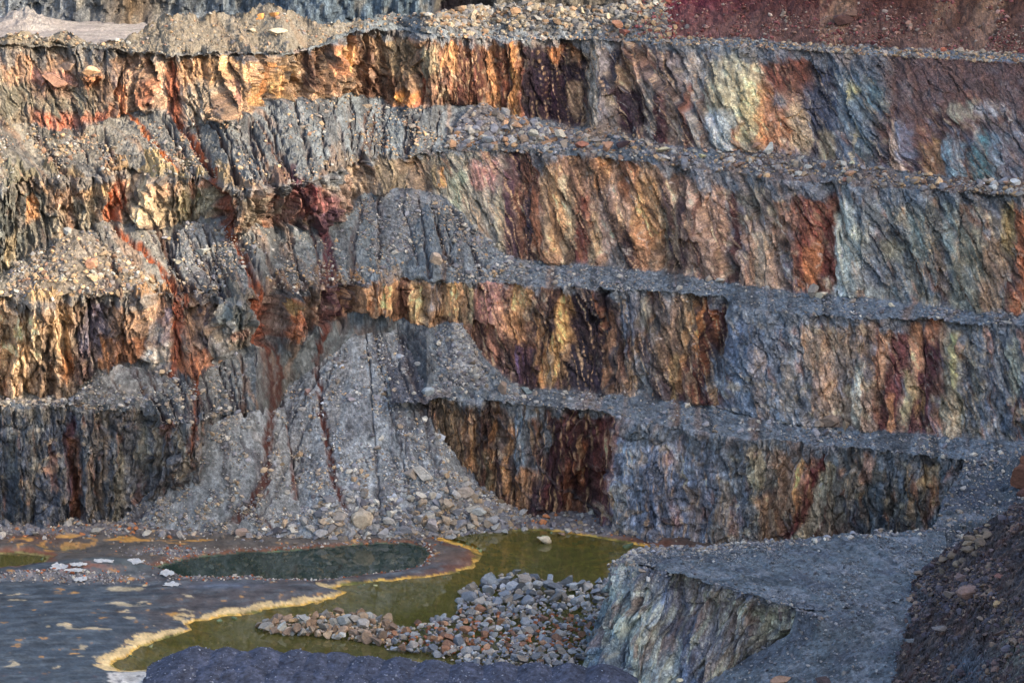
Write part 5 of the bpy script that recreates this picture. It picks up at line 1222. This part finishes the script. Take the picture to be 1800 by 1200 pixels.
# outcrops with several parts
def outcrop(label, px, py, pieces, cat="rock outcrop"):
    P = hit(px, py)
    if P is None: return
    e = bpy.data.objects.new("rock_outcrop", None); COL.objects.link(e); e.location = P
    e["label"] = label; e["category"] = cat
    m = np.linalg.norm(P - CAM) / FPX
    for dx, dy, w, h, dep, c, nm in pieces:
        o = bpy.data.objects.new(nm, shape_mesh('b', random.randrange(20))); COL.objects.link(o); o.parent = e
        o.location = (dx * m, dep * m, -dy * m); o.scale = (w * m / 2, w * m * .42, h * m / 2); o.rotation_euler = (random.gauss(0, .1), random.gauss(0, .15), random.uniform(-.3, .3)); o.color = (*lin(c), 1)
outcrop("sunlit orange knob of rock on the highest bump of the soil bank", 470, 34, [(-8,4,30,26,6,(196,138,84),"knob"),(10,0,26,28,6,(186,128,76),"knob"),(0,12,34,18,10,(150,120,86),"foot"),(20,8,18,26,10,(130,112,90),"foot")])
outcrop("dark brown overhanging outcrop in the red slope, top right", 1488, 44, [(-6,-8,40,24,4,(84,62,60),"overhang"),(-10,10,32,30,10,(60,48,52),"foot"),(18,6,24,30,4,(150,122,104),"foot"),(8,-20,30,14,8,(110,86,76),"overhang")])
outcrop("rusty brown block of rock at the right edge above the dark slope", 1792, 870, [(6,-30,44,60,8,(104,72,60),"block"),(10,10,40,50,4,(90,66,62),"block"),(-8,24,20,30,0,(150,96,70),"block"),(16,-60,36,30,10,(120,80,64),"block")])
# ---- piles in the pond
pileA = [(800,1078),(815,1035),(850,1015),(900,1006),(940,1012),(980,1022),(1030,1024),(1085,1018),(1080,1060),(1062,1100),(1040,1150),(1000,1172),(830,1172),(760,1150),(680,1142),(655,1112),(700,1104),(745,1092),(800,1082)]
pileB = [(448,1100),(470,1090),(520,1083),(580,1077),(640,1080),(690,1088),(700,1112),(690,1138),(640,1128),(560,1118),(490,1114),(455,1108)]
def poisson(poly, n, rx, ry, tries=9000):
    xs_ = [p[0] for p in poly]; ys_ = [p[1] for p in poly]; out = []
    T = rng.uniform([min(xs_), min(ys_)], [max(xs_), max(ys_)], (tries, 2)); ok = inside(T[:, 0], T[:, 1], poly)
    for x, y in T[ok]:
        if all(((x - a) / rx) ** 2 + ((y - b) / ry) ** 2 > 1 for a, b in out):
            out.append((x, y))
            if len(out) >= n: break
    return out
def pile_z(x, y, poly):
    d = -sdf(np.array([x * KX]), np.array([y * KY]), [(a * KX, b * KY) for a, b in poly])[0]
    return WATER + .15 + .45 * min(max(d, 0), 1.5) / 1.5
# banks of rubble under the blocks
for poly, nn, lab in ((pileA, 1500, "smaller stones filling the broad rock heap in the pond"), (pileB, 420, "smaller stones of the narrow rock spit in the pond")):
    T = rng.uniform([min(p[0] for p in poly), min(p[1] for p in poly)], [max(p[0] for p in poly), max(p[1] for p in poly)], (nn * 3, 2))
    T = T[inside(T[:, 0], T[:, 1], poly)][:nn]
    z = np.array([pile_z(x, y, poly) for x, y in T]) - .12
    pts = unp(T[:, 0], T[:, 1], z)
    cc = palette(len(T), GREY + [(130,136,146)]); o_ = (T[:, 1] > 1068) & (rng.uniform(0, 1, len(T)) < .3) & (T[:, 1] > 1080) & (T[:, 1] < 1145) & (poly is pileA)
    cc[o_] = palette(o_.sum(), [(136,84,58),(118,78,60),(150,98,66)])
    if poly is pileB: cc = palette(len(T), [(176,146,110),(150,136,124),(130,110,92),(160,160,156)])
    scatter("rubble", lab, pts, psize(len(T), .35, .9), cc)
ROWN = ["back row", "second row", "third row", "fourth row", "middle row", "sixth row", "seventh row", "eighth row", "front row"]
COLN = ["left tip", "left end", "left part", "left of centre", "right of centre", "right part", "near the cliff", "against the cliff"]
def colname(c):
    r_, g_, b_ = c
    v = "pale" if (r_ + g_ + b_) > 440 else "dark" if (r_ + g_ + b_) < 370 else "mid"
    h_ = "rust orange" if r_ > b_ * 1.6 else "tan brown" if r_ > b_ * 1.12 else "blue grey" if b_ > r_ * 1.1 else "grey"
    return h_ if v == "mid" else v + " " + h_
def sizename(w): return "small" if w < 16 else "middling" if w < 21 else "large" if w < 26 else "very large"
def col_rel(x, poly, n=8):
    a, b = min(p[0] for p in poly), max(p[0] for p in poly)
    return min(n - 1, max(0, int((x - a) / (b - a) * n)))
for x, y in sorted(poisson(pileA, 200, 12, 8), key=lambda p: p[1]):
    z = pile_z(x, y, pileA); back = y < 1062
    rusty = (not back) and random.random() < (.42 if 1085 < y < 1140 else .06)
    w = random.triangular(13, 34, 20) if back else random.triangular(10, 26, 15)
    c = random.choice([(136,146,160),(120,130,146),(156,162,168),(146,138,130),(128,134,142)]) if not rusty else random.choice([(150,100,66),(130,92,70),(166,120,84)])
    kf = random.uniform(.82, 1.12); c = tuple(v * kf for v in c)
    cn, sn = colname(c), sizename(w)
    if rusty: lab, gr_ = "rust stained rounded block in the low front part of the broad pond heap", "rust stained blocks of the broad heap in the pond"
    elif back: lab, gr_ = "blue grey angular block in the high back part of the broad pond heap", "blue grey blocks at the back of the broad heap in the pond"
    else: lab, gr_ = "grey block in the low front part of the broad pond heap", "grey blocks in the front of the broad heap in the pond"
    fr_, tp, bt = col_rel(x, pileA), 1003, 1172
    rowi = int((y - tp) / (bt - tp) * 8.99)
    lab = "%s %s block, %s of the broad pond heap, %s" % (sn, cn, ROWN[rowi], COLN[fr_])
    p = unp(np.array(x), np.array(y), np.array(z))
    block("rock", "rock", x, y, w, w * random.uniform(.6, .85), c, lab, gr_, pt=p, rz=random.uniform(0, 6.28), sink=.3 if back else .4)
for x, y in sorted(poisson(pileB, 46, 14, 9), key=lambda p: p[1]):
    z = pile_z(x, y, pileB); w = random.triangular(13, 30, 19)
    kf = random.uniform(.82, 1.12); c = tuple(v * kf for v in random.choice([(176,150,120),(150,144,136),(160,128,100),(170,172,168),(140,116,98)]))
    block("rock", "rock", x, y, w, w * random.uniform(.6, .9), c, "%s %s block, %s of narrow rock spit, %s" % (sizename(w), colname(c), "back edge" if y < 1097 else "crest" if y < 1112 else "near edge", ["left tip", "beside left tip", "left of centre", "left of middle", "middle", "right of middle", "towards broad heap", "touching broad heap"][col_rel(x, pileB)]), "blocks of the narrow rock spit in the pond", pt=unp(np.array(x), np.array(y), np.array(z)), rz=random.uniform(0, 6.28), sink=.3)
# row of blocks at the foot of the fan
row = [(585,905),(800,905),(800,918),(770,935),(700,938),(600,942),(540,938),(545,915)]
row2 = [(700,885),(830,880),(885,915),(880,930),(780,935),(690,925)]
for poly, n in ((row, 14), (row2, 14)):
    for x, y in poisson(poly, n, 24, 11):
        w = random.uniform(15, 26)
        block("rock", "rock", x, y, w, w * random.uniform(.6, .8), (cc_ := random.choice([(170,166,160),(150,150,154),(176,152,124),(130,130,138)])), "%s %s block at great fan's foot, %s" % (sizename(w), colname(cc_), ["above pool centre", "above pool's right half", "above pool's right end", "behind rusty spit", "olive pond left bank", "behind olive pond"][min(5, int((x - 540) / 60))] + (", higher" if y < 912 else ", by shore")), "blocks at the foot of the great scree fan")
# slabs on the dark slope
for x, y in poisson([(1640,1000),(1690,948),(1740,918),(1755,925),(1710,985),(1660,1010),(1640,1015)], 16, 13, 8):
    w = random.uniform(14, 26)
    block("rock_slab", "rock slab", x, y, w, w * .5, random.choice([(124,104,84),(108,94,82),(138,120,96)]), "%s tan slab on the dark slope's upper edge, %s" % (sizename(w), ["lowest", "low", "midway", "high", "highest"][min(4, max(0, int((x - 1640) / 24)))] + " in band"), "tan slabs along the upper edge of the dark slope", kind='s')

# ---- torn white liner sheets on the mud
def liner(px, py, w, h, label, seed):
    c = hit(px, py); m = np.linalg.norm(c - CAM) / FPX
    nx, ny = 16, 8; L_, D_ = w * m, h * m / .28
    u, v = np.meshgrid(np.linspace(-.5, .5, nx), np.linspace(-.5, .5, ny))
    r = 1 + .35 * perlin(u * 3 + seed, v * 3, 0, seed)
    x = c[0] + u * L_ * r; y = c[1] + v * D_ * r * (1.15 - 3.2 * u * u + .6 * perlin(u * 5 + seed, .5, 0, seed + 9)) + .4 * u * L_ * perlin(seed * 1.7, .3, .2, 3)
    z = c[2] + .10 + .14 * np.abs(fbm(u * 4 + seed, v * 2.5, 0, 3, 600 + seed)) + .1 * v
    P = np.stack([x, y, z], -1); V = np.concatenate([P.reshape(-1, 3), P.reshape(-1, 3) - [0, 0, .02]])
    F = grid_faces(ny, nx); F = np.concatenate([F, F[:, ::-1] + nx * ny])
    me = mesh_raw("liner_sheet", V, F, np.tile(lin((176, 178, 180)), (len(V), 1)), M_STONE, True)
    add("liner_sheet", me, None, label, "plastic sheet")
for i, a in enumerate([(104,998,28,9,"white torn liner sheet curling at the left end of the grey tongue"),(133,1003,36,4,"long thin white liner strip lying in the middle of the debris"),(138,993,26,4,"narrow pale liner strip behind the long one"),(182,987,32,3.5,"flat white liner strip on the back edge of the grey tongue"),(238,988,28,6,"bent white liner sheet near the dark pool"),(294,1008,24,6,"pale liner scrap at the pool's near shore"),(142,1019,22,6,"crumpled white liner sheet in the gravel rim"),(303,1028,28,5,"greyish liner scrap on the near shore below the dark pool")]):
    liner(*a, i + 1)

# copies whose labels still coincide: say which of them it is
from collections import defaultdict
_by = defaultdict(list)
for o in list(SC.objects):
    if o.get("category") and o.get("label"): _by[o["label"]].append(o)
for lab, os_ in _by.items():
    if len(os_) < 2: continue
    os_.sort(key=lambda o: proj(np.array(o.location))[0])
    w_ = ["left one", "right one"] if len(os_) == 2 else ["leftmost one", "middle one", "rightmost one"] if len(os_) == 3 else None
    if w_ and len(lab.replace(",", "").split()) <= 14:
        for o, q in zip(os_, w_): o["label"] = lab + ", " + q
